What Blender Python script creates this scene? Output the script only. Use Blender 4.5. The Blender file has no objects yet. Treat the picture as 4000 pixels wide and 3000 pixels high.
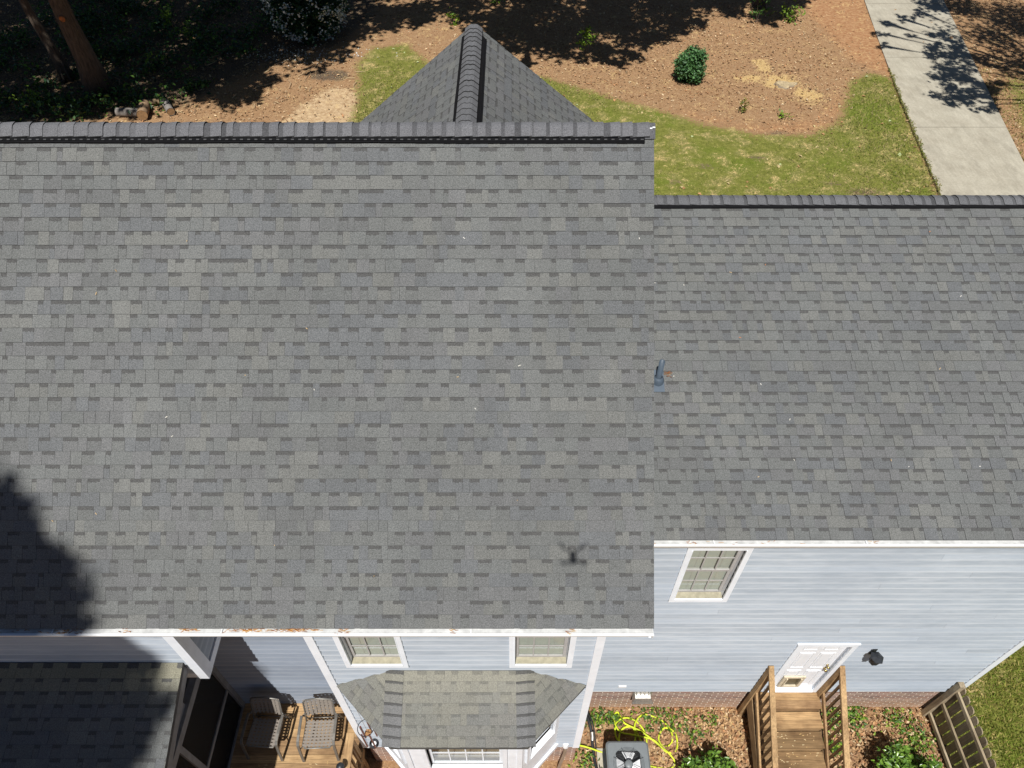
import bpy, math, random
import numpy as np
from mathutils import Vector, Matrix

R = math.radians
rnd = random.Random(7)
rng = np.random.default_rng(11)
scene = bpy.context.scene
COL = scene.collection
V = Vector

# ---------------------------------------------------------------- camera
CAM_H = 14.5
cd = bpy.data.cameras.new("camera")
cd.sensor_width = 36.0
cd.lens = 25.2
cd.clip_start = 0.05
cd.clip_end = 2000.0
cam = bpy.data.objects.new("camera", cd)
cam.location = (0, 0, CAM_H)
cam.rotation_euler = (R(41.65), 0, 0)
COL.objects.link(cam)
scene.camera = cam

# ---------------------------------------------------------------- sky, sun, exposure
LIGHT = V((0.0843, 0.489, -0.9034)).normalized()
world = bpy.data.worlds.new("World")
scene.world = world
world.use_nodes = True
wt = world.node_tree
bg = wt.nodes["Background"]
sky = wt.nodes.new("ShaderNodeTexSky")
sky.sky_type = 'NISHITA'
sky.sun_disc = False
sky.sun_elevation = R(61.2)
sky.sun_rotation = R(189.8)
sky.air_density = 0.55
sky.dust_density = 0.15
wt.links.new(sky.outputs[0], bg.inputs[0])
bg.inputs[1].default_value = 0.05
sd = bpy.data.lights.new("sun", 'SUN')
sd.energy = 5.0
sd.angle = R(0.53)
sd.color = (1.0, 0.98, 0.945)
sun = bpy.data.objects.new("sun", sd)
sun.rotation_euler = LIGHT.to_track_quat('-Z', 'Y').to_euler()
sun.location = (-3, -18, 40)
COL.objects.link(sun)
vs = scene.view_settings
vs.view_transform = 'Standard'
vs.look = 'None'
vs.exposure = 0.12
vs.gamma = 1.0
vs.use_curve_mapping = False
scene.cycles.max_bounces = 5
scene.cycles.transparent_max_bounces = 12

# ---------------------------------------------------------------- mesh helpers
class MB:
    """collects faces with a colour and a (flag, v) uv each"""
    def __init__(s):
        s.v = []; s.f = []; s.c = []; s.uv = []
    def face(s, pts, col=(1, 1, 1), uv=None):
        b = len(s.v)
        s.v.extend([tuple(p) for p in pts])
        s.f.append(tuple(range(b, b + len(pts))))
        s.c.append(col)
        s.uv.append(uv or [(0, 0.5)] * len(pts))
    def hexa(s, p, col=(1, 1, 1)):
        """p: 8 corners, 0-3 bottom loop (ccw from above), 4-7 top loop"""
        b = len(s.v)
        s.v.extend([tuple(q) for q in p])
        for q in ((0, 3, 2, 1), (4, 5, 6, 7), (0, 1, 5, 4), (1, 2, 6, 5), (2, 3, 7, 6), (3, 0, 4, 7)):
            s.f.append(tuple(b + i for i in q)); s.c.append(col); s.uv.append([(0, 0.5)] * 4)
    def box(s, x0, x1, y0, y1, z0, z1, col=(1, 1, 1)):
        if x0 > x1: x0, x1 = x1, x0
        if y0 > y1: y0, y1 = y1, y0
        if z0 > z1: z0, z1 = z1, z0
        s.hexa([(x0, y0, z0), (x1, y0, z0), (x1, y1, z0), (x0, y1, z0), (x0, y0, z1), (x1, y0, z1), (x1, y1, z1), (x0, y1, z1)], col)
    def obox(s, o, a, b, c, col=(1, 1, 1)):
        """box from corner o with edge vectors a, b, c"""
        o, a, b, c = V(o), V(a), V(b), V(c)
        s.hexa([o, o + a, o + a + b, o + b, o + c, o + a + c, o + a + b + c, o + b + c], col)
    def bar(s, p, q, w, h, up=(0, 0, 1), col=(1, 1, 1)):
        p, q = V(p), V(q); d = (q - p).normalized()
        sd_ = d.cross(V(up))
        if sd_.length < 1e-5: sd_ = d.cross(V((1, 0, 0)))
        sd_.normalize(); u = sd_.cross(d).normalized()
        s.obox(p - sd_ * w / 2 - u * h / 2, sd_ * w, q - p, u * h, col)
    def tube(s, pts, r, n=8, col=(1, 1, 1), cap=True):
        pts = [V(p) for p in pts]
        rr = r if isinstance(r, (list, tuple)) else [r] * len(pts)
        b = len(s.v); prev = None
        for i, p in enumerate(pts):
            d = (pts[min(i + 1, len(pts) - 1)] - pts[max(i - 1, 0)]).normalized()
            if prev is None:
                a = d.orthogonal().normalized()
            else:
                a = (prev - d * prev.dot(d)).normalized()
            prev = a; c2 = d.cross(a)
            for k in range(n):
                t = 2 * math.pi * k / n
                s.v.append(tuple(p + (a * math.cos(t) + c2 * math.sin(t)) * rr[i]))
        for i in range(len(pts) - 1):
            for k in range(n):
                s.f.append((b + i * n + k, b + i * n + (k + 1) % n, b + (i + 1) * n + (k + 1) % n, b + (i + 1) * n + k))
                s.c.append(col); s.uv.append([(0, 0.5)] * 4)
        if cap:
            s.f.append(tuple(b + k for k in reversed(range(n)))); s.c.append(col); s.uv.append([(0, 0.5)] * n)
            e = b + (len(pts) - 1) * n
            s.f.append(tuple(e + k for k in range(n))); s.c.append(col); s.uv.append([(0, 0.5)] * n)
    def lathe(s, c, prof, n=20, col=(1, 1, 1)):
        """prof: [(r, z)]"""
        b = len(s.v); c = V(c)
        for r_, z in prof:
            for k in range(n):
                t = 2 * math.pi * k / n
                s.v.append((c.x + r_ * math.cos(t), c.y + r_ * math.sin(t), c.z + z))
        for i in range(len(prof) - 1):
            for k in range(n):
                s.f.append((b + i * n + k, b + i * n + (k + 1) % n, b + (i + 1) * n + (k + 1) % n, b + (i + 1) * n + k))
                s.c.append(col); s.uv.append([(0, 0.5)] * 4)
    def mesh(s, name, smooth=False):
        me = bpy.data.meshes.new(name)
        me.from_pydata(s.v, [], s.f)
        ca = me.color_attributes.new("Col", 'FLOAT_COLOR', 'CORNER')
        ul = me.uv_layers.new(name="UVMap")
        cc = []; uu = []
        for f, c, u in zip(s.f, s.c, s.uv):
            for k in range(len(f)):
                cc.extend((c[0], c[1], c[2], 1.0)); uu.extend(u[k])
        ca.data.foreach_set("color", cc)
        ul.data.foreach_set("uv", uu)
        if smooth:
            me.polygons.foreach_set("use_smooth", [True] * len(me.polygons))
        return me
    def build(s, name, mat, parent=None, smooth=False):
        return put(name, s.mesh(name, smooth), mat, parent)

LOC = {}
def put(name, me, mat, parent=None):
    if mat is not None and len(me.materials) == 0: me.materials.append(mat)
    o = bpy.data.objects.new(name, me)
    COL.objects.link(o)
    if parent is not None:
        o.parent = parent
        if parent.name in LOC:
            o.matrix_parent_inverse = Matrix.Translation(-LOC[parent.name])
    return o
def thing(name, loc, label, cat, group=None, local=False):
    o = bpy.data.objects.new(name, None)
    o.empty_display_size = 0.2
    o.location = loc
    COL.objects.link(o)
    if not local: LOC[o.name] = V(loc)
    return tag(o, label, cat, group)
def tag(o, label=None, cat=None, group=None, kind=None):
    if label: o["label"] = label
    if cat: o["category"] = cat
    if group: o["group"] = group
    if kind: o["kind"] = kind
    return o
def np_mesh(name, verts, faces, cols, nper, mat, parent=None, smooth=False):
    """verts (N,3), faces (M,k), cols (M,3)"""
    me = bpy.data.meshes.new(name)
    verts = np.asarray(verts, np.float32); faces = np.asarray(faces, np.int32)
    me.vertices.add(len(verts)); me.vertices.foreach_set("co", verts.ravel())
    k = faces.shape[1]
    me.loops.add(faces.size); me.loops.foreach_set("vertex_index", faces.ravel())
    me.polygons.add(len(faces))
    me.polygons.foreach_set("loop_start", np.arange(0, faces.size, k, dtype=np.int32))
    me.update(calc_edges=True)
    ca = me.color_attributes.new("Col", 'FLOAT_COLOR', 'CORNER')
    c4 = np.ones((len(faces), 4), np.float32); c4[:, :3] = cols
    ca.data.foreach_set("color", np.repeat(c4, k, axis=0).ravel())
    if smooth: me.polygons.foreach_set("use_smooth", [True] * len(me.polygons))
    me.validate()
    return put(name, me, mat, parent)
def leaves(name, pts, size, cols, mat, parent=None, width=0.5, flat=0.0, fold=0.18):
    """one folded leaf (two triangles) at each point"""
    pts = np.asarray(pts, np.float32); n = len(pts)
    size = np.broadcast_to(np.asarray(size, np.float32), (n,))[:, None]
    d = rng.normal(size=(n, 3)); d[:, 2] *= (1 - flat)
    d /= np.linalg.norm(d, axis=1, keepdims=True) + 1e-9
    up = rng.normal(size=(n, 3)) * (1 - 0.75 * flat); up[:, 2] += 0.6 + 2.5 * flat
    sd_ = np.cross(d, up); sd_ /= np.linalg.norm(sd_, axis=1, keepdims=True) + 1e-9
    nn = np.cross(sd_, d)
    a = pts - d * size * 0.5; b = pts + d * size * 0.5
    l = pts + sd_ * size * width * 0.5 + nn * size * fold
    r_ = pts - sd_ * size * width * 0.5 + nn * size * fold
    verts = np.stack([a, l, b, r_], 1).reshape(-1, 3)
    i = np.arange(n)[:, None] * 4
    faces = np.concatenate([i + np.array([[0, 2, 1]]), i + np.array([[0, 3, 2]])], 1).reshape(-1, 3)
    return np_mesh(name, verts, faces, np.repeat(np.asarray(cols, np.float32), 2, axis=0), 3, mat, parent)
def palette(n, cols, jit=0.15):
    cols = np.asarray(cols, np.float32)
    c = cols[rng.integers(0, len(cols), n)]
    return c * (1 + rng.uniform(-jit, jit, (n, 1)))

# ---------------------------------------------------------------- materials
def mat(name, rough=0.8, spec=0.3):
    m = bpy.data.materials.new(name); m.use_nodes = True
    nt = m.node_tree; b = nt.nodes["Principled BSDF"]
    b.inputs["Roughness"].default_value = rough
    b.inputs["Specular IOR Level"].default_value = spec
    return m, nt, b
def N(nt, t, **kw):
    n = nt.nodes.new("ShaderNode" + t)
    for k, v in kw.items(): setattr(n, k, v)
    return n
def L(nt, a, b): nt.links.new(a, b)
def pos(nt, scale=(1, 1, 1)):
    g = N(nt, "NewGeometry"); m = N(nt, "Mapping")
    m.inputs["Scale"].default_value = scale
    L(nt, g.outputs["Position"], m.inputs["Vector"])
    return m.outputs[0]
def noise(nt, vec, scale, detail=3, rough=0.55):
    n = N(nt, "TexNoise"); n.inputs["Scale"].default_value = scale
    n.inputs["Detail"].default_value = detail; n.inputs["Roughness"].default_value = rough
    L(nt, vec, n.inputs["Vector"]); return n.outputs["Fac"]
def ramp(nt, fac, stops):
    r_ = N(nt, "ValToRGB"); L(nt, fac, r_.inputs[0])
    e = r_.color_ramp.elements
    while len(e) < len(stops): e.new(0.5)
    for i, (p, c) in enumerate(stops):
        e[i].position = p
        e[i].color = (c, c, c, 1) if not isinstance(c, (tuple, list)) else (*c, 1)
    return r_.outputs[0]
def mix(nt, fac, a, b, mode='MIX'):
    m = N(nt, "Mix", data_type='RGBA', blend_type=mode)
    for s_, v in ((0, fac), (6, a), (7, b)):
        if isinstance(v, (int, float)): m.inputs[s_].default_value = v
        elif isinstance(v, (tuple, list)): m.inputs[s_].default_value = (*v, 1)
        else: L(nt, v, m.inputs[s_])
    return m.outputs[2]
def math_(nt, op, a, b=None, clamp=False):
    m = N(nt, "Math", operation=op, use_clamp=clamp)
    for i, v in enumerate((a, b)):
        if v is None: continue
        if isinstance(v, (int, float)): m.inputs[i].default_value = v
        else: L(nt, v, m.inputs[i])
    return m.outputs[0]
def bump(nt, b, h, strength=0.3, dist=0.01):
    n = N(nt, "Bump"); n.inputs["Strength"].default_value = strength; n.inputs["Distance"].default_value = dist
    L(nt, h, n.inputs["Height"]); L(nt, n.outputs[0], b.inputs["Normal"])
def col_attr(nt):
    a = N(nt, "Attribute"); a.attribute_name = "Col"; return a.outputs["Color"]

def m_shingle():
    m, nt, b = mat("shingle_granules", 0.93, 0.15)
    p = pos(nt)
    uv = N(nt, "UVMap"); uv.uv_map = "UVMap"
    sp = N(nt, "SeparateXYZ"); L(nt, uv.outputs[0], sp.inputs[0])
    g1 = noise(nt, p, 95, 2, 0.7); g2 = noise(nt, p, 260, 1, 0.6); g3 = noise(nt, pos(nt, (1.0, 0.55, 0.55)), 1.1, 4, 0.6)
    gr = ramp(nt, math_(nt, 'ADD', math_(nt, 'MULTIPLY', g1, 0.55), math_(nt, 'MULTIPLY', g2, 0.45)), [(0.3, 0.36), (0.7, 1.64)])
    c = mix(nt, 1.0, col_attr(nt), gr, 'MULTIPLY')
    c = mix(nt, 1.0, c, ramp(nt, g3, [(0.28, 0.91), (0.72, 1.08)]), 'MULTIPLY')
    # printed dark band at the head of every recessed tab; thin dark cut edge at the foot
    e = math_(nt, 'ADD', sp.outputs[1], math_(nt, 'MULTIPLY', math_(nt, 'SUBTRACT', g1, 0.5), 0.16))
    band = math_(nt, 'MULTIPLY', math_(nt, 'LESS_THAN', e, 0.27), sp.outputs[0])
    c = mix(nt, math_(nt, 'MULTIPLY', band, 0.88), c, mix(nt, 1.0, gr, (0.077, 0.076, 0.074), 'MULTIPLY'))
    foot = math_(nt, 'GREATER_THAN', e, 0.985)
    c = mix(nt, math_(nt, 'MULTIPLY', foot, 0.55), c, (0.015, 0.015, 0.016))
    L(nt, c, b.inputs["Base Color"])
    bump(nt, b, g1, 0.35, 0.004)
    return m
def m_plain(name, col, rough=0.6, spec=0.35, var=0.12, scale=9, metal=0.0, use_col=False, bumpy=0.0):
    m, nt, b = mat(name, rough, spec)
    b.inputs["Metallic"].default_value = metal
    p = pos(nt); n = noise(nt, p, scale, 4)
    base = mix(nt, 1.0, col_attr(nt), col, 'MULTIPLY') if use_col else col
    c = mix(nt, 1.0, base, ramp(nt, n, [(0.3, 1 - var), (0.7, 1 + var)]), 'MULTIPLY')
    L(nt, c, b.inputs["Base Color"])
    if bumpy: bump(nt, b, n, bumpy, 0.01)
    return m
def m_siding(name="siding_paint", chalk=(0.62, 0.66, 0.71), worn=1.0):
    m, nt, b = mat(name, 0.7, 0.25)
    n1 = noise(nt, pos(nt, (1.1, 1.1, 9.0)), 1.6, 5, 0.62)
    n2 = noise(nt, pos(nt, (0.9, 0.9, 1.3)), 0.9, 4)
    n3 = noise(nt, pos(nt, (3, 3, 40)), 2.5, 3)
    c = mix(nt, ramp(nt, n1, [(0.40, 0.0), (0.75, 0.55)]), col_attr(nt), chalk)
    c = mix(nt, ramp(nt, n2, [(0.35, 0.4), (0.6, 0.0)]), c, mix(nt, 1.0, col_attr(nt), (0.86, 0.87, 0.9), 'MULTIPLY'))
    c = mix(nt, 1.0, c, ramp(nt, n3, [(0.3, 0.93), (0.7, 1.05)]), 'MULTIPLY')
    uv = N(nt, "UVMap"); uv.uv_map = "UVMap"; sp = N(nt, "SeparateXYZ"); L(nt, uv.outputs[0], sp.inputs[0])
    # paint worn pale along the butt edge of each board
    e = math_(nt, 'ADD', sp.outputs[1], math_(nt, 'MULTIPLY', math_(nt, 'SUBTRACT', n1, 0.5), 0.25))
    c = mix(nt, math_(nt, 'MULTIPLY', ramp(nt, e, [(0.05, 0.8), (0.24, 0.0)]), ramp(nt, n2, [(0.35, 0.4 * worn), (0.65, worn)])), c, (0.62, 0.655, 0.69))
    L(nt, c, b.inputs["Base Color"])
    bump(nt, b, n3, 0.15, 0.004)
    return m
def m_brick():
    m, nt, b = mat("brick_clay", 0.9, 0.15)
    p = pos(nt); n1 = noise(nt, p, 30, 4); n2 = noise(nt, p, 4, 3)
    c = mix(nt, 1.0, col_attr(nt), ramp(nt, n1, [(0.3, 0.65), (0.7, 1.35)]), 'MULTIPLY')
    g = N(nt, "NewGeometry"); sp = N(nt, "SeparateXYZ"); L(nt, g.outputs["Position"], sp.inputs[0])
    # red clay splashed up from the bare soil
    h = math_(nt, 'ADD', sp.outputs[2], math_(nt, 'MULTIPLY', n2, 0.5))
    f = ramp(nt, h, [(0.30, 0.55), (0.85, 0.0)])
    c = mix(nt, f, c, (0.42, 0.215, 0.085))
    L(nt, c, b.inputs["Base Color"]); bump(nt, b, n1, 0.4, 0.006)
    return m
def m_wood(name, axis, dark=1.0):
    m, nt, b = mat(name, 0.82, 0.2)
    sc = {0: (1.2, 22, 22), 1: (22, 1.2, 22), 2: (22, 22, 1.2)}[axis]
    n1 = noise(nt, pos(nt, sc), 2.2, 5, 0.65); n2 = noise(nt, pos(nt), 2.3, 4); n3 = noise(nt, pos(nt, sc), 7, 2)
    c = mix(nt, 1.0, col_attr(nt), ramp(nt, n1, [(0.28, 0.55), (0.72, 1.35)]), 'MULTIPLY')
    c = mix(nt, ramp(nt, n2, [(0.42, 0.0), (0.66, 0.65)]), c, mix(nt, 1.0, c, (0.42 * dark, 0.36 * dark, 0.34 * dark), 'MULTIPLY'))
    L(nt, c, b.inputs["Base Color"]); bump(nt, b, n3, 0.3, 0.004)
    return m
def m_ground():
    m, nt, b = mat("ground_soil", 0.95, 0.1)
    p = pos(nt)
    z = N(nt, "Attribute"); z.attribute_name = "zone"
    sp = N(nt, "SeparateColor"); L(nt, z.outputs["Color"], sp.inputs[0])
    z2 = N(nt, "Attribute"); z2.attribute_name = "zone2"
    sp2 = N(nt, "SeparateColor"); L(nt, z2.outputs["Color"], sp2.inputs[0])
    w1 = noise(nt, p, 1.3, 5, 0.65); w2 = noise(nt, p, 6, 5, 0.7); w3 = noise(nt, p, 22, 4, 0.7); w4 = noise(nt, p, 0.45, 3); w5 = noise(nt, p, 60, 2, 0.7)
    mul = mix(nt, ramp(nt, w3, [(0.3, 0.0), (0.72, 1.0)]), (0.19, 0.10, 0.05), (0.45, 0.27, 0.135))
    mul = mix(nt, ramp(nt, w2, [(0.4, 0.0), (0.7, 0.6)]), mul, (0.42, 0.275, 0.16))
    mul = mix(nt, ramp(nt, w5, [(0.60, 0.0), (0.68, 0.75)]), mul, (0.56, 0.42, 0.27))
    gra = mix(nt, ramp(nt, w2, [(0.3, 0.0), (0.7, 1.0)]), (0.115, 0.13, 0.022), (0.25, 0.245, 0.06))
    gra = mix(nt, ramp(nt, w1, [(0.48, 0.0), (0.70, 0.75)]), gra, (0.33, 0.275, 0.12))
    gra = mix(nt, ramp(nt, w4, [(0.52, 0.0), (0.64, 0.65)]), gra, (0.13, 0.175, 0.02))
    gra = mix(nt, 1.0, gra, ramp(nt, w3, [(0.3, 0.72), (0.7, 1.28)]), 'MULTIPLY')
    cla = mix(nt, ramp(nt, w2, [(0.35, 0.0), (0.65, 1.0)]), (0.33, 0.16, 0.075), (0.46, 0.27, 0.14))
    tan = mix(nt, ramp(nt, w2, [(0.35, 0.0), (0.65, 1.0)]), (0.40, 0.26, 0.14), (0.62, 0.46, 0.28))
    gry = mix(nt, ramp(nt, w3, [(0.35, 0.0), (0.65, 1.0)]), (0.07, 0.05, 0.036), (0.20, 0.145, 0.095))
    saw = mix(nt, ramp(nt, w3, [(0.35, 0.0), (0.65, 1.0)]), (0.55, 0.36, 0.13), (0.72, 0.53, 0.25))
    def msk(ch, k=0.5):
        e = math_(nt, 'ADD', ch, math_(nt, 'MULTIPLY', math_(nt, 'SUBTRACT', w2, 0.5), k))
        e = math_(nt, 'ADD', e, math_(nt, 'MULTIPLY', math_(nt, 'SUBTRACT', w1, 0.5), k))
        e = math_(nt, 'ADD', e, math_(nt, 'MULTIPLY', math_(nt, 'SUBTRACT', w3, 0.5), k * 1.3))
        return ramp(nt, e, [(0.40, 0.0), (0.60, 1.0)])
    c = mix(nt, msk(sp.outputs[1], 0.9), mul, cla)
    c = mix(nt, msk(sp.outputs[2], 0.8), c, tan)
    c = mix(nt, msk(sp.outputs[0], 0.7), c, gra)
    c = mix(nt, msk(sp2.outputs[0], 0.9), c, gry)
    c = mix(nt, math_(nt, 'MULTIPLY', msk(sp2.outputs[1], 2.4), 0.75), c, saw)
    L(nt, c, b.inputs["Base Color"]); bump(nt, b, math_(nt, 'ADD', w3, w2), 0.8, 0.05)
    return m
def m_concrete():
    m, nt, b = mat("concrete", 0.9, 0.2)
    p = pos(nt); n1 = noise(nt, p, 1.4, 6, 0.65); n2 = noise(nt, p, 14, 4, 0.7); n3 = noise(nt, pos(nt, (8, 1, 1)), 1.2, 4)
    c = mix(nt, ramp(nt, n1, [(0.3, 0.0), (0.7, 1.0)]), (0.36, 0.323, 0.25), (0.47, 0.432, 0.342))
    c = mix(nt, 1.0, c, ramp(nt, n2, [(0.3, 0.85), (0.7, 1.1)]), 'MULTIPLY')
    c = mix(nt, 1.0, c, ramp(nt, n3, [(0.3, 0.92), (0.7, 1.06)]), 'MULTIPLY')
    n4 = noise(nt, pos(nt, (1.0, 0.35, 1)), 2.6, 5, 0.7)
    c = mix(nt, ramp(nt, n4, [(0.50, 0.0), (0.72, 0.5)]), c, (0.23, 0.205, 0.16))
    L(nt, c, b.inputs["Base Color"]); bump(nt, b, n2, 0.2, 0.01)
    return m
def m_leaf(name, rough=0.5, trans=0.25, spec=0.4):
    m, nt, b = mat(name, rough, spec)
    c = col_attr(nt); L(nt, c, b.inputs["Base Color"])
    t = N(nt, "BsdfTranslucent"); L(nt, mix(nt, 1.0, c, (1.0, 1.25, 0.6), 'MULTIPLY'), t.inputs[0])
    ms = N(nt, "MixShader"); ms.inputs[0].default_value = trans
    L(nt, b.outputs[0], ms.inputs[1]); L(nt, t.outputs[0], ms.inputs[2])
    L(nt, ms.outputs[0], nt.nodes["Material Output"].inputs[0])
    return m
def m_bark():
    m, nt, b = mat("bark", 0.95, 0.1)
    n1 = noise(nt, pos(nt, (9, 9, 1.4)), 1.8, 6, 0.7); n2 = noise(nt, pos(nt), 1.1, 3)
    c = mix(nt, ramp(nt, n1, [(0.3, 0.0), (0.7, 1.0)]), (0.035, 0.027, 0.021), (0.145, 0.112, 0.085))
    c = mix(nt, ramp(nt, n2, [(0.45, 0.0), (0.7, 0.5)]), c, (0.12, 0.10, 0.08))
    L(nt, c, b.inputs["Base Color"]); bump(nt, b, n1, 0.9, 0.05)
    return m
def m_glass():
    m, nt, b = mat("window_glass", 0.05)
    nt.nodes.remove(b)
    tr = N(nt, "BsdfTransparent"); tr.inputs[0].default_value = (0.93, 0.96, 0.93, 1)
    gl = N(nt, "BsdfGlossy"); gl.inputs["Roughness"].default_value = 0.03
    fr = N(nt, "LayerWeight"); fr.inputs[0].default_value = 0.5
    ms = N(nt, "MixShader"); L(nt, math_(nt, 'ADD', math_(nt, 'MULTIPLY', math_(nt, 'POWER', fr.outputs["Facing"], 5.0), 0.9), 0.06, True), ms.inputs[0])
    L(nt, tr.outputs[0], ms.inputs[1]); L(nt, gl.outputs[0], ms.inputs[2])
    L(nt, ms.outputs[0], nt.nodes["Material Output"].inputs[0])
    return m
def m_screen():
    m, nt, b = mat("insect_screen", 0.8)
    b.inputs["Base Color"].default_value = (0.012, 0.012, 0.013, 1)
    tr = N(nt, "BsdfTransparent"); ms = N(nt, "MixShader"); ms.inputs[0].default_value = 0.6
    L(nt, tr.outputs[0], ms.inputs[1]); L(nt, b.outputs[0], ms.inputs[2])
    L(nt, ms.outputs[0], nt.nodes["Material Output"].inputs[0])
    return m
def m_col(name, rough=0.7, spec=0.3, metal=0.0, var=0.1, scale=20):
    return m_plain(name, (1, 1, 1), rough, spec, var, scale, metal, use_col=True)

M = dict(
    shingle=m_shingle(), siding=m_siding(), siding_sheltered_shaded=m_siding("shaded_sheltered_siding_paint", (0.36, 0.40, 0.46), 0.25), brick=m_brick(), ground=m_ground(), concrete=m_concrete(), bark=m_bark(),
    glass=m_glass(), screen=m_screen(),
    woodx=m_wood("deck_wood", 0), woody=m_wood("rail_wood", 1), woodz=m_wood("post_wood", 2),
    leaf=m_leaf("leaf", 0.5, 0.14), gloss_leaf=m_leaf("glossy_leaf", 0.28, 0.18, 0.6), litter=m_leaf("dry_leaf", 0.85, 0.1, 0.1), grass=m_leaf("grass_blade", 0.7, 0.3, 0.2),
    trim=m_plain("white_trim_paint", (0.83, 0.87, 0.92), 0.45, 0.4, 0.05, 5),
    gutter=m_plain("gutter_enamel", (0.80, 0.80, 0.79), 0.4, 0.4, 0.04, 8),
    guard=m_plain("gutter_guard", (0.60, 0.60, 0.585), 0.6, 0.3, 0.18, 14),
    mortar=m_plain("mortar", (0.74, 0.64, 0.53), 0.95, 0.1, 0.2, 20),
    vent=m_plain("black_vent_plastic", (0.007, 0.007, 0.008), 0.85, 0.15, 0.2, 30),
    core=m_plain("sheathing", (0.20, 0.17, 0.13), 0.9, 0.1, 0.1),
    flash=m_plain("lead_flashing", (0.075, 0.10, 0.13), 0.5, 0.4, 0.12, 12),
    blind=m_plain("blind_slat", (0.36, 0.37, 0.335), 0.6, 0.3, 0.04),
    sash=m_plain("sash_paint", (0.40, 0.385, 0.37), 0.6, 0.3, 0.08),
    sill=m_plain("sill_paint", (0.36, 0.33, 0.24), 0.7, 0.2, 0.2, 14),
    door=m_plain("door_paint", (0.82, 0.835, 0.86), 0.45, 0.4, 0.03),
    cream=m_plain("cream_plastic", (0.60, 0.52, 0.38), 0.5, 0.4, 0.15, 16),
    brass=m_plain("brass", (0.62, 0.48, 0.20), 0.25, 0.5, 0.1, 20, 1.0),
    steel=m_plain("galvanised_steel", (0.50, 0.48, 0.44), 0.4, 0.5, 0.2, 25, 0.8),
    black=m_plain("black_metal", (0.022, 0.025, 0.03), 0.45, 0.5, 0.25, 25),
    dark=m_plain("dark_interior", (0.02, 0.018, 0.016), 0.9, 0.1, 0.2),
    ac=m_plain("condenser_enamel", (0.17, 0.185, 0.19), 0.45, 0.4, 0.08, 6),
    acdark=m_plain("condenser_dark", (0.03, 0.032, 0.034), 0.5, 0.4, 0.2, 6),
    blade=m_plain("fan_blade_aluminium", (0.78, 0.79, 0.80), 0.4, 0.5, 0.05, 12, 0.0),
    strap=m_plain("vinyl_strap", (0.235, 0.205, 0.175), 0.6, 0.35, 0.08, 30),
    frame=m_plain("bronze_tube", (0.19, 0.178, 0.158), 0.4, 0.5, 0.15, 30, 0.4),
    hose=m_plain("hose_rubber", (0.58, 0.68, 0.035), 0.55, 0.35, 0.35, 5),
    rubber=m_plain("black_rubber", (0.03, 0.03, 0.032), 0.6, 0.3, 0.3, 30),
    red=m_plain("red_brown_tube", (0.13, 0.035, 0.028), 0.35, 0.5, 0.15, 30),
    kick=m_plain("kick_panel_paint", (0.34, 0.33, 0.28), 0.7, 0.2, 0.1, 6), flap=m_plain("vinyl_flap", (0.10, 0.085, 0.05), 0.4, 0.4, 0.2, 12), rib=m_plain("vent_mesh", (0.05, 0.05, 0.052), 0.7, 0.3, 0.3, 40), shaded_trim=m_plain("shaded_grey_trim", (0.20, 0.20, 0.205), 0.7, 0.2, 0.15, 8),  # porch trim darkened, its shade put into the grey
    col=m_col("coloured_paint"), white=m_plain("white_matte", (0.8, 0.8, 0.8), 0.6, 0.3, 0.03),
    stone=m_col("rough_stone", 0.9, 0.1, 0, 0.25, 12), straw=m_col("pine_straw", 0.9, 0.1, 0, 0.2, 40),
)

# ================================================================ THE SETTING
# ground sheet: dense where the photo looks, coarse out to the horizon
def axis(lo, hi, a, b, st):
    inner = list(np.arange(a, b + 1e-6, st))
    left = [a - st * (1.35 ** k) * 2 for k in range(1, 24)]
    left = [x for x in left if x > lo] + [lo]
    right = [b + st * (1.35 ** k) * 2 for k in range(1, 24)]
    right = [x for x in right if x < hi] + [hi]
    return np.array(sorted(set(left + inner + right)))
gx = axis(-420, 420, -28, 28, 0.25); gy = axis(-420, 420, 1.0, 44, 0.25)
GX, GY = np.meshgrid(gx, gy)
def inpoly(px, py, poly):
    ins = np.zeros(px.shape, bool); j = len(poly) - 1
    for i in range(len(poly)):
        xi, yi = poly[i]; xj, yj = poly[j]
        c = ((yi > py) != (yj > py)) & (px < (xj - xi) * (py - yi) / (yj - yi + 1e-12) + xi)
        ins ^= c; j = i
    return ins
def sdist(px, py, poly):
    d = np.full(px.shape, 1e9); n = len(poly)
    for i in range(n):
        ax, ay = poly[i]; bx, by = poly[(i + 1) % n]
        vx, vy = bx - ax, by - ay
        t = np.clip(((px - ax) * vx + (py - ay) * vy) / (vx * vx + vy * vy + 1e-12), 0, 1)
        d = np.minimum(d, np.hypot(px - ax - t * vx, py - ay - t * vy))
    return np.where(inpoly(px, py, poly), d, -d)
def soft(px, py, poly, w=0.5): return np.clip(0.5 + sdist(px, py, poly) / (2 * w), 0, 1)
def blob(px, py, x, y, rx, ry): return np.clip(1.5 - np.hypot((px - x) / rx, (py - y) / ry), 0, 1)
LAWN_FRONT = [(-6.5, 18), (-6.5, 29), (-6.9, 32), (-6.4, 33.7), (-4.9, 34.0), (-3.4, 31.6), (0, 31.4), (1.6, 30.7), (3.8, 29.2), (6.1, 27.7), (8.0, 26.5), (9.6, 25.9), (11.6, 25.9), (13.0, 26.8), (13.9, 28.6), (14.6, 30.3), (15.8, 31.3), (16.6, 30.6), (15.9, 26.4), (14.4, 18)]
LAWN_BACK = [(8.05, -60), (8.05, 16), (60, 16), (60, -60)]
CLAY = [(14.6, 39.5), (15.4, 32.5), (16.6, 30.7), (17.3, 32.5), (18.4, 40.5), (16.5, 41)]
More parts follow.
